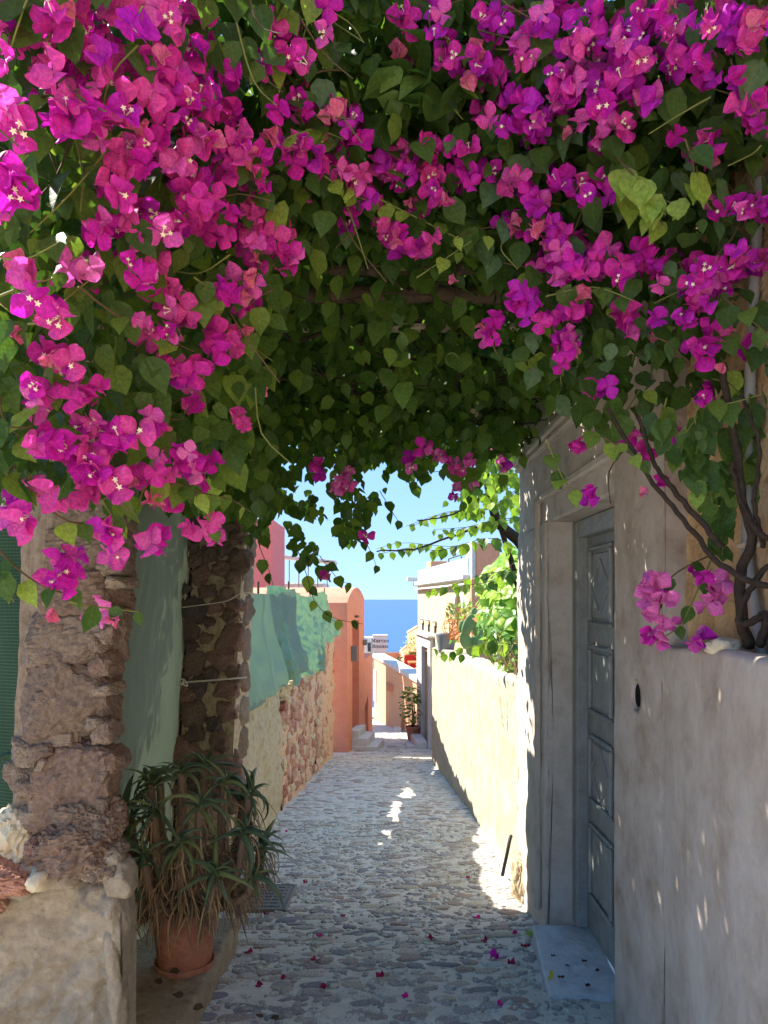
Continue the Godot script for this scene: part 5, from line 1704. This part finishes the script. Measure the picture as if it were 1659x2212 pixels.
func make_right_plants() -> void:
	# climbing tree beyond the doorway
	var tr := thing("climber", "sunlit climber with bare leaning trunk rising behind the taupe doorway", "climber")
	for b in [[[[1150, 1210, 7.6], [1118, 1165, 7.6], [1075, 1125, 7.5], [1052, 1040, 7.2], [1036, 960, 6.9]], 0.07, 0.03], [[[1150, 1330, 7.8], [1118, 1262, 7.6], [1100, 1200, 7.6], [1074, 1120, 7.5]], 0.035, 0.025], [[[1074, 1120, 7.5], [1000, 1150, 7.3], [900, 1185, 7.0], [815, 1190, 6.8]], 0.014, 0.006], [[[1060, 1060, 7.4], [980, 1110, 7.2], [900, 1125, 7.1]], 0.012, 0.005]]:
		var p := []
		for q in b[0]:
			p.append(pt(q[0], q[1], q[2]))
		part("branch", tube_mesh(p, b[1], b[2], 16, 7, 0.006), m.bark, tr)
	var lt := []
	for s in [[[[1120, 1180], [1050, 1165], [960, 1180], [880, 1185], [815, 1185]], 7.0], [[[1110, 1060], [1040, 1090], [960, 1115], [880, 1140]], 7.3], [[[1100, 1120], [1030, 1130], [940, 1150]], 7.2], [[[1120, 1225], [1050, 1245], [980, 1265], [930, 1272]], 6.9], [[[1118, 1385], [1050, 1400], [990, 1408], [938, 1410]], 7.0], [[[1110, 980], [1060, 1010], [1000, 1060]], 7.0], [[[900, 960], [890, 1000], [880, 1040]], 6.8], [[[1120, 1010], [1080, 1040], [1040, 1080]], 7.0]]:
		for rep in 2:
			var p := []
			for q in s[0]:
				p.append(pt(q[0] + rr(-12, 12), q[1] + rr(-14, 14), s[1] + rep * 0.3))
			sprig(tr, lt, p, 0.125, 0.085, 0.55, 0.004)
	for k in 140:
		var x := rr(1000, 1120)
		var y := rr(940, 1130)
		lt.append([0.0, hanging(pt(x, y, rr(6.6, 7.6)), 0.12 * rr(0.6, 1.1)), rng.randi() % 4, 4 if rng.randf() < 0.6 else 2])
	emit_leaves(lt, tr)
	var fl := []
	for q in [[1085, 945], [1120, 960], [1100, 970], [1060, 975]]:
		fl.append([0.0, flower_xf(pt(q[0], q[1], 6.6), 0.07, 0.9), rng.randi() % 7, m.bract[1]])
	emit_flowers(fl, tr)
	# big shrub over the wall
	var bush := thing("shrub", "bright green broad leaved shrub rising behind the sunlit cream wall", "shrub")
	var kinds := [leaf_mesh(0.26, 0.2, 0.25, 1, 0.01), leaf_mesh(0.3, 0.12, 0.12, 1, 0.02)]
	var n := 0
	var rest := [[], [], []]
	for k in 1700:
		var z := rr(7.2, 9.8)
		var y := rr(0.72, 2.0)
		var x := rr(1.12, 2.1)
		var c := Vector3(1.65, 1.35, -8.5)
		var q := (Vector3(x, y, -z) - c) / Vector3(0.62, 0.72, 1.35)
		if q.length() > 1.0 or q.length() < 0.35:
			continue
		var p := Vector3(x, y, -z)
		var col := 0 if q.y > 0.0 else 1
		if rng.randf() < 0.25:
			col = 2
		# leaves stand in whorls
		var ax := (q + Vector3(-0.3, 0.6, 0.4) + rv(0.5)).normalized()
		for w in 3:
			var side := ax.cross(rv(1.0)).normalized()
			var xf := leaf_xf(p + side * 0.02, side + ax * 0.25 - Vector3(0, 0.2, 0), ax, rr(0.1, 0.17))
			if n < 300 and p.x < 1.75:
				part("leaf", kinds[w % 2], m.bush[col], bush, xf)
				n += 1
			else:
				rest[col].append(xf)
	for col in 3:
		swarm("foliage", kinds[0], m.bush[col], bush, rest[col])
	for k in 14:
		var tip := Vector3(rr(1.2, 1.9), rr(1.2, 1.9), -rr(7.6, 9.4))
		part("stem", tube_mesh([Vector3(1.6 + rr(-0.15, 0.15), 0.4, -8.4 + rr(-0.4, 0.4)), tip * 0.5 + Vector3(0.8, 0.45, -4.2) , tip], 0.02, 0.006, 8, 5), m.twig, bush)
	var under := thing("shrub", "tangled dry undershrub on top of the cream wall beside the doorway", "shrub")
	for k in 90:
		var a := Vector3(rr(1.12, 1.35), 0.78, -rr(6.2, 8.4))
		var b := a + Vector3(rr(-0.2, 0.15), rr(0.1, 0.4), rr(-0.2, 0.25))
		part("stem", tube_mesh([a, a.lerp(b, 0.5) + rv(0.07), b], 0.006, 0.003, 6, 4), m.straw[rng.randi() % 3], under)
	for k in 200:
		part("leaf", kinds[1], m.bush[1] if rng.randf() < 0.6 else m.leaf[1], under, leaf_xf(Vector3(rr(1.1, 1.4), rr(0.78, 1.15), -rr(6.2, 8.4)), Vector3(rr(-1, 0.3), rr(-0.5, 0.6), rr(-0.5, 1)), Vector3(0, 1, 0.3) + rv(0.6), rr(0.06, 0.12)))
	# potted plants further along the wall top
	var ger := thing("potted_geranium", "sprawling dry geranium in a grey pot at the far end of the cream wall", "plant")
	var pb := MB.new()
	var gp := Vector3(1.18, 0.42, -14.6)
	pb.lathe(PackedVector2Array([Vector2(0.001, 0), Vector2(0.14, 0), Vector2(0.2, 0.34), Vector2(0.2, 0.38), Vector2(0.17, 0.38), Vector2(0.001, 0.32)]), 18, gp)
	part("pot", pb.mesh(), m.grey, ger)
	for k in 300:
		var v := rv(1.0).normalized() * pow(rng.randf(), 0.4)
		var p := gp + Vector3(0.22, 0.62, 1.0) + v * Vector3(0.34, 0.4, 1.6)
		var dry := v.y < 0.1
		part("leaf", kinds[1], m.dry_plant[1] if dry and rng.randf() < 0.7 else (m.dry_plant[0] if rng.randf() < 0.5 else m.bush[1]), ger, leaf_xf(p, v + rv(0.5), Vector3(0, 1, 0.2) + rv(0.6), rr(0.07, 0.12)))
	for k in 40:
		var a := gp + Vector3(rr(0, 0.2), 0.3, rr(0, 1.2))
		part("stem", tube_mesh([a, a + rv(0.2) + Vector3(0.05, 0.2, 0.3), a + rv(0.25) + Vector3(0.1, 0.45, 0.5)], 0.009, 0.004, 5, 4), m.dry_plant[1], ger)
	var cac := thing("prickly_pear", "prickly pear cactus with round pads among the plants on the cream wall", "cactus")
	for q in [[1022, 1396, 30, 44], [1006, 1384, 26, 40], [1012, 1350, 24, 50], [1034, 1360, 28, 46], [1040, 1392, 26, 36], [1000, 1354, 20, 30], [1026, 1330, 20, 34]]:
		part("pad", stone_mesh(Vector3(q[2] * 11.0 / F, q[3] * 11.0 / F, 0.05), 8, 2.2, 0.05, int(q[0])), m.cactus, cac, Transform3D(Basis(Vector3.UP, rr(-0.7, 0.7)) * Basis(Vector3.BACK, rr(-0.4, 0.4)), pt(q[0], q[1], 11.0 + rr(-0.1, 0.1))))
	var suc := thing("succulent", "yellow green spiky succulent beside the prickly pear on the cream wall", "succulent")
	for k in 60:
		var a := rr(0, TAU)
		var e := rr(0.2, 1.3)
		part("leaf", kinds[0], m.bush[2] if k % 3 else m.dry_plant[1], suc, leaf_xf(pt(1052, 1345, 10.2), Vector3(cos(a) * cos(e), sin(e), sin(a) * cos(e)), Vector3(0, 0.4, 1), rr(0.14, 0.24)))


# a fleshy or dry strip that starts along y and bends over towards z
func blade_mesh(wide: float, bend: float, hollow: float, seed_: int, segs := 8) -> ArrayMesh:
	var mb := MB.new()
	var r := RandomNumberGenerator.new()
	r.seed = seed_
	var p := Vector3.ZERO
	var ang := 0.0
	var twist := r.randf_range(-0.4, 0.4)
	for k in segs + 1:
		var t := float(k) / segs
		var w := wide * (0.85 + 0.3 * t - 1.15 * pow(t, 1.6)) + 0.004
		var dir := Vector3(0, cos(ang), sin(ang))
		var nrm := Vector3(0, -sin(ang), cos(ang))
		var side := (Vector3.RIGHT + nrm * twist * t).normalized()
		for i in 5:
			var u := i / 2.0 - 1.0
			mb.add(p + side * u * w + nrm * (-hollow * (1.0 - u * u) * w), Vector2(0.5 + 0.5 * u, t))
		for i in [3, 2, 1]:
			var u: float = i / 2.0 - 1.0
			mb.add(p + side * u * w + nrm * (-(hollow + 0.55) * (1.0 - u * u) * w), Vector2(0.5 + 0.5 * u, t))
		p += dir / segs
		ang += bend / segs * (1.0 + r.randf_range(-0.3, 0.3))
	for k in segs:
		for i in 8:
			mb.quad(k * 8 + i, k * 8 + (i + 1) % 8, (k + 1) * 8 + (i + 1) % 8, (k + 1) * 8 + i)
	return mb.mesh()


func aim(p: Vector3, dir: Vector3, over: Vector3, size: float) -> Transform3D:
	var y := dir.normalized()
	var z := over - y * over.dot(y)
	if z.length() < 0.05:
		z = y.cross(Vector3(0.2, 0.1, 1))
	z = z.normalized()
	return Transform3D(Basis(y.cross(z) * size, y * size, z * size), p)


func make_aloe() -> void:
	var base := Vector3(-0.965, -0.335, -3.72)
	var pot := thing("flower_pot", "terracotta pot with saucer standing on the ledge, holding the aloe", "pot", base)
	var pb := MB.new()
	pb.lathe(PackedVector2Array([Vector2(0.001, 0.015), Vector2(0.118, 0.015), Vector2(0.126, 0.022), Vector2(0.15, 0.245), Vector2(0.152, 0.25), Vector2(0.162, 0.252), Vector2(0.166, 0.258), Vector2(0.168, 0.296), Vector2(0.165, 0.302), Vector2(0.15, 0.302), Vector2(0.146, 0.296), Vector2(0.144, 0.27), Vector2(0.001, 0.265)]), 40)
	part("bowl", pb.mesh(), m.clay, pot)
	var sb := MB.new()
	sb.lathe(PackedVector2Array([Vector2(0.001, 0.0), Vector2(0.13, 0.0), Vector2(0.138, 0.006), Vector2(0.146, 0.04), Vector2(0.143, 0.044), Vector2(0.138, 0.04), Vector2(0.13, 0.01), Vector2(0.001, 0.008)]), 40)
	part("saucer", sb.mesh(), m.clay, pot)
	var eb := MB.new()
	eb.lathe(PackedVector2Array([Vector2(0.001, 0.28), Vector2(0.145, 0.272)]), 20)
	part("soil", eb.mesh(), m.soil, pot)
	var al := thing("aloe", "bushy aloe with curling green leaves above a skirt of dead leaves", "plant", base + Vector3(0.0, 0.27, 0.0))
	var live := []
	var dead := []
	for k in 6:
		live.append(blade_mesh(0.088, [1.1, 1.9, 0.8, 2.4, 1.4, 1.7][k], 0.45, k))
		dead.append(blade_mesh(0.024, [1.5, 0.8, 2.6, 1.0, 3.4, 1.9][k], 0.2, 50 + k))
	var heads := []
	var placed := [Vector3(0.19, 0.62, 0.02), Vector3(0.0, 0.68, 0.05), Vector3(-0.14, 0.63, 0.06), Vector3(-0.27, 0.5, 0.05), Vector3(0.3, 0.56, -0.03), Vector3(0.12, 0.56, 0.2), Vector3(-0.08, 0.54, 0.22), Vector3(-0.22, 0.4, 0.18), Vector3(0.3, 0.42, 0.12), Vector3(-0.34, 0.34, 0.05), Vector3(0.06, 0.66, -0.15), Vector3(-0.16, 0.6, -0.15), Vector3(0.24, 0.5, -0.2), Vector3(-0.3, 0.42, -0.15), Vector3(0.36, 0.3, 0.0), Vector3(-0.32, 0.18, 0.1), Vector3(-0.29, 0.0, 0.12), Vector3(0.34, 0.2, 0.1), Vector3(-0.18, 0.24, 0.24), Vector3(0.06, 0.42, 0.3), Vector3(0.2, 0.28, 0.27), Vector3(-0.1, 0.36, 0.3)]
	for h in placed:
		var q: Vector3 = h * Vector3(1.02, 1.0, 1.0)
		heads.append(q)
		var root := Vector3(q.x * 0.25, 0.0, q.z * 0.25)
		part("stem", tube_mesh([root, root.lerp(q, 0.5) + Vector3(q.x * 0.25, 0, q.z * 0.2), q], 0.026, 0.02, 8, 7, 0.004), m.straw[1], al)
	var count := 0
	for h in heads:
		var up := (Vector3(h.x * 1.2, 0.5, h.z * 1.2)).normalized()
		var e1 := up.cross(Vector3(0.3, 0.1, 1)).normalized()
		var e2 := up.cross(e1)
		for k in 13:
			if count >= 298:
				break
			var a := k * 2.4 + rr(-0.2, 0.2)
			var open := lerpf(0.35, 1.5, k / 14.0)
			var out := e1 * cos(a) + e2 * sin(a)
			var dir := up * cos(open) + out * sin(open)
			part("leaf", live[rng.randi() % 6], m.aloe[rng.randi() % 3], al, aim(h + up * (0.02 - 0.0035 * k), dir, out * 0.5 - Vector3(0, 1.0, 0) + rv(0.35), rr(0.11, 0.25) * (0.65 if k < 4 else 1.0)))
			count += 1
	# dead leaves hang from every stem; those past the first three hundred are one mass
	var rest := [[], [], [], []]
	var made := 0
	var list := []
	for h in heads:
		for k in 40:
			var t := rr(0.25, 1.0)
			var root := Vector3(h.x * 0.4, 0.0, h.z * 0.4)
			var p := root.lerp(h, t) + Vector3(h.x, 0, h.z) * 0.12
			var out := Vector3(h.x + rr(-0.25, 0.25), 0, h.z + rr(-0.2, 0.3)).normalized()
			list.append([-p.z - out.z * 0.05, aim(p + out * rr(-0.05, 0.03), out * rr(0.15, 0.6) + Vector3(0, rr(-0.9, -0.1), 0), Vector3(0, -1, 0) + out * -0.4 + rv(0.6), rr(0.1, 0.22))])
	for k in 600:
		var a := rr(0, TAU)
		var out := Vector3(cos(a), 0, sin(a))
		var y := rr(0.06, 0.34)
		var p := out * rr(0.1, 0.22 + y * 0.2) + Vector3(0, y, 0)
		list.append([-p.z, aim(p, out * 0.5 + Vector3(0, rr(-0.9, 0.1), 0), Vector3(0, -1, 0) + rv(0.7), rr(0.08, 0.2))])
	list.sort_custom(func(a, b): return a[0] < b[0])
	for k in list.size():
		var col := rng.randi() % 4
		if k < 300:
			part("dry_leaf", dead[rng.randi() % 6], m.straw[col], al, list[k][1])
		else:
			rest[col].append(list[k][1])
	for col in 4:
		swarm("dry_leaves", dead[col], m.straw[col], al, rest[col])


func make_fallen() -> void:
	var small := "fallen bracts scattered over the lane"
	# large fresh ones
	var fresh := [[484, 2032, "bright magenta bract on the lane right beside the terracotta saucer"], [510, 1929, "bright magenta bract on the near corner of the drain cover, by the aloe"], [551, 1922, "bright magenta bract lying in the middle of the drain cover"], [1068, 2071, "bright pink bract alone on grey cobbles, a step before the marble slab"]]
	for e in fresh:
		var d: float = EYE / ((e[1] - 1293.0) / F + LAND)
		solo("fallen_bract", flower_kinds[1], m.bract[0], e[2], "bract", Transform3D(Basis(Vector3.RIGHT, -PI / 2 + rr(-0.3, 0.3)).scaled_local(Vector3.ONE * 0.042), pt(e[0], e[1], d) + Vector3(0, 0.012, 0)), small)
	var yl := EYE / ((2008 - 1293.0) / F + LAND)
	solo("fallen_leaf", leaf_kinds[1], m.yellow_leaf, "small yellow leaf on the lane between the pot and the drain cover", "leaf", leaf_xf(pt(498, 2008, yl) + Vector3(0, 0.014, 0), Vector3(1, 0, 0.3), Vector3(0, 1, 0.3), 0.045))
	solo("fallen_leaf", leaf_kinds[0], m.young_leaf, "pale green leaf against the far corner of the marble doorstep", "leaf", leaf_xf(pt(1138, 2020, 4.35) + Vector3(0, 0.02, 0), Vector3(0.4, 0, 1), Vector3(0, 1, 0.3), 0.06))
	solo("fallen_leaf", leaf_kinds[3], m.yellow_leaf, "curled yellowish leaf by the near corner of the marble doorstep", "leaf", leaf_xf(pt(1187, 2118, 3.75) + Vector3(0, 0.03, 0), Vector3(0.2, 0.2, 1), Vector3(-1, 0.6, 0.3), 0.06))
	for e in [[505, 1968, 1, "dark crimson bract at the near left corner of the drain cover"], [508, 2012, 0, "small magenta bract touching the yellow fallen leaf"], [575, 1978, 1, "crimson scrap of bract just before the near edge of the drain cover"], [538, 2060, 1, "dark crimson bract an arm's length right of the terracotta saucer"], [690, 2025, 0, "small magenta bract on cobbles midway between the pot and the lane's middle"], [612, 2120, 1, "large dull crimson bract on dark cobbles in front of the pot, to its right"], [680, 2078, 1, "pair of crimson bracts on one wide cobble right of the pot"], [1030, 1985, 0, "small magenta bract on the lane below the black water pipe"], [1045, 2035, 1, "crimson bract two cobbles left of the marble doorstep's far corner"], [1112, 2022, 0, "magenta bract beside the pale green leaf by the doorstep"], [1135, 2048, 1, "crimson bract pressed against the left edge of the marble doorstep"], [1104, 2086, 1, "wine red bract on a dark cobble left of the marble doorstep"], [930, 2030, 1, "lone crimson bract in the middle of the lane, level with the doorstep"], [740, 1985, 1, "crimson bract on the lane straight right of the drain cover"], [660, 1910, 1, "tiny crimson bract behind and right of the drain cover"], [618, 1800, 0, "small magenta bract at the foot of the red rubble wall"], [1010, 1900, 1, "tiny crimson bract in the sun patch near the black pipe"], [820, 2115, 1, "crimson bract in the middle of the lane, nearest the viewer"], [875, 2160, 0, "magenta bract on the nearest cobbles, left of the lower step"], [560, 2132, 1, "wine red bract at the edge of the plaster ledge"], [1078, 2176, 0, "magenta bract next to the lower grey step"], [700, 2140, 1, "dark bract on the nearest cobbles, right of the pot"]]:
		var d: float = EYE / ((e[1] - 1293.0) / F + LAND)
		solo("fallen_bract", flower_kinds[2 + rng.randi() % 2], m.fallen[e[2]], e[3], "bract", Transform3D(Basis.from_euler(Vector3(-PI / 2 + rr(-0.5, 0.5), rr(0, TAU), 0)).scaled_local(Vector3.ONE * rr(0.022, 0.034)), pt(e[0], e[1], d) + Vector3(0, 0.012, 0)), small)
	# dry bits
	for e in [[1195, 2035, 4.06, "dark dry petal at the far left of the marble doorstep"], [1225, 2062, 3.95, "dark dry petal in the centre of the marble doorstep"], [1262, 2045, 4.0, "dark dry petal on the marble doorstep close to the door"], [1212, 2102, 3.83, "dark dry petal near the front left corner of the marble doorstep"], [1270, 2128, 3.75, "dark dry petal at the front edge of the marble doorstep"], [1290, 2072, 3.9, "dark dry petal on the marble doorstep beside the planter wall"]]:
		solo("dry_petal", flower_kinds[3], m.fallen[2], e[3], "petal", Transform3D(Basis.from_euler(Vector3(-PI / 2 + rr(-0.4, 0.4), rr(0, TAU), 0)).scaled_local(Vector3.ONE * rr(0.013, 0.02)), Vector3(pt(e[0], e[1], e[2]).x, -0.436, -e[2])), "dry petals on the doorstep")
	for e in [[385, 2105, "curled dark leaf touching the front of the terracotta saucer"], [340, 2135, "curled dark leaf on the ledge against the plaster base"], [395, 2160, "curled dark leaf on the ledge, in front of the saucer"], [420, 2185, "curled dark leaf at the ledge's outer edge"], [560, 2200, "curled dark leaf on the lane below the ledge, the left of two"], [588, 2205, "curled dark leaf on the lane below the ledge, the right of two"]]:
		var d: float = EYE / ((e[1] - 1293.0) / F + LAND) * (0.86 if e[0] < 430 else 1.0)
		solo("dry_leaf", leaf_kinds[3], m.dry_leaf, e[2], "leaf", leaf_xf(pt(e[0], e[1], d) + Vector3(0, 0.02, 0), Vector3(rr(-1, 1), 0, rr(-1, 1)), Vector3(rr(-0.4, 0.4), 1, 0.3), 0.045), "dry leaves by the pot")


func _ready() -> void:
	# camera: eye height 1.45 m, level, the lens shifted upwards
	var cam := Camera3D.new()
	cam.name = "camera"
	cam.projection = Camera3D.PROJECTION_FRUSTUM
	cam.near = 0.1
	cam.far = 200000.0
	cam.size = 2.0 * 1106.0 / F * 0.1
	cam.frustum_offset = Vector2(0, 187.0 / F * 0.1)
	cam.position = Vector3(0, EYE, 0)
	add_child(cam)
	cam.current = true
	# sky and exposure
	var sky := ProceduralSkyMaterial.new()
	sky.sky_top_color = c8(58, 86, 120)
	sky.sky_horizon_color = c8(86, 106, 127)
	sky.sky_curve = 0.1
	sky.ground_bottom_color = c8(74, 70, 64)
	sky.ground_horizon_color = c8(92, 106, 120)
	sky.sun_angle_max = 20.0
	var env := Environment.new()
	env.background_mode = Environment.BG_SKY
	env.sky = Sky.new()
	env.sky.sky_material = sky
	env.tonemap_mode = Environment.TONE_MAPPER_LINEAR
	env.tonemap_exposure = 7.6
	env.sdfgi_enabled = true
	env.ssao_enabled = true
	env.ssil_enabled = true
	var we := WorldEnvironment.new()
	we.name = "world"
	we.environment = env
	add_child(we)
	# sun: ahead of the viewer, from the left
	var sun := DirectionalLight3D.new()
	sun.name = "sun"
	sun.light_energy = 0.6
	sun.light_color = c8(255, 248, 235)
	sun.light_angular_distance = 0.5
	sun.shadow_enabled = true
	add_child(sun)
	sun.look_at_from_position(Vector3(-0.92, 1.0, -0.5) * 10.0, Vector3.ZERO)
	rng.seed = 20240611
	bumpy.seed = 7
	bumpy.noise_type = FastNoiseLite.TYPE_SIMPLEX_SMOOTH
	bumpy.frequency = 1.0
	bumpy.fractal_type = FastNoiseLite.FRACTAL_NONE
	make_materials()
	make_kinds()
	make_lane()
	make_right_side()
	make_left_side()
	make_far()
	make_bougainvillea()
	make_right_plants()
	make_aloe()
	make_fallen()
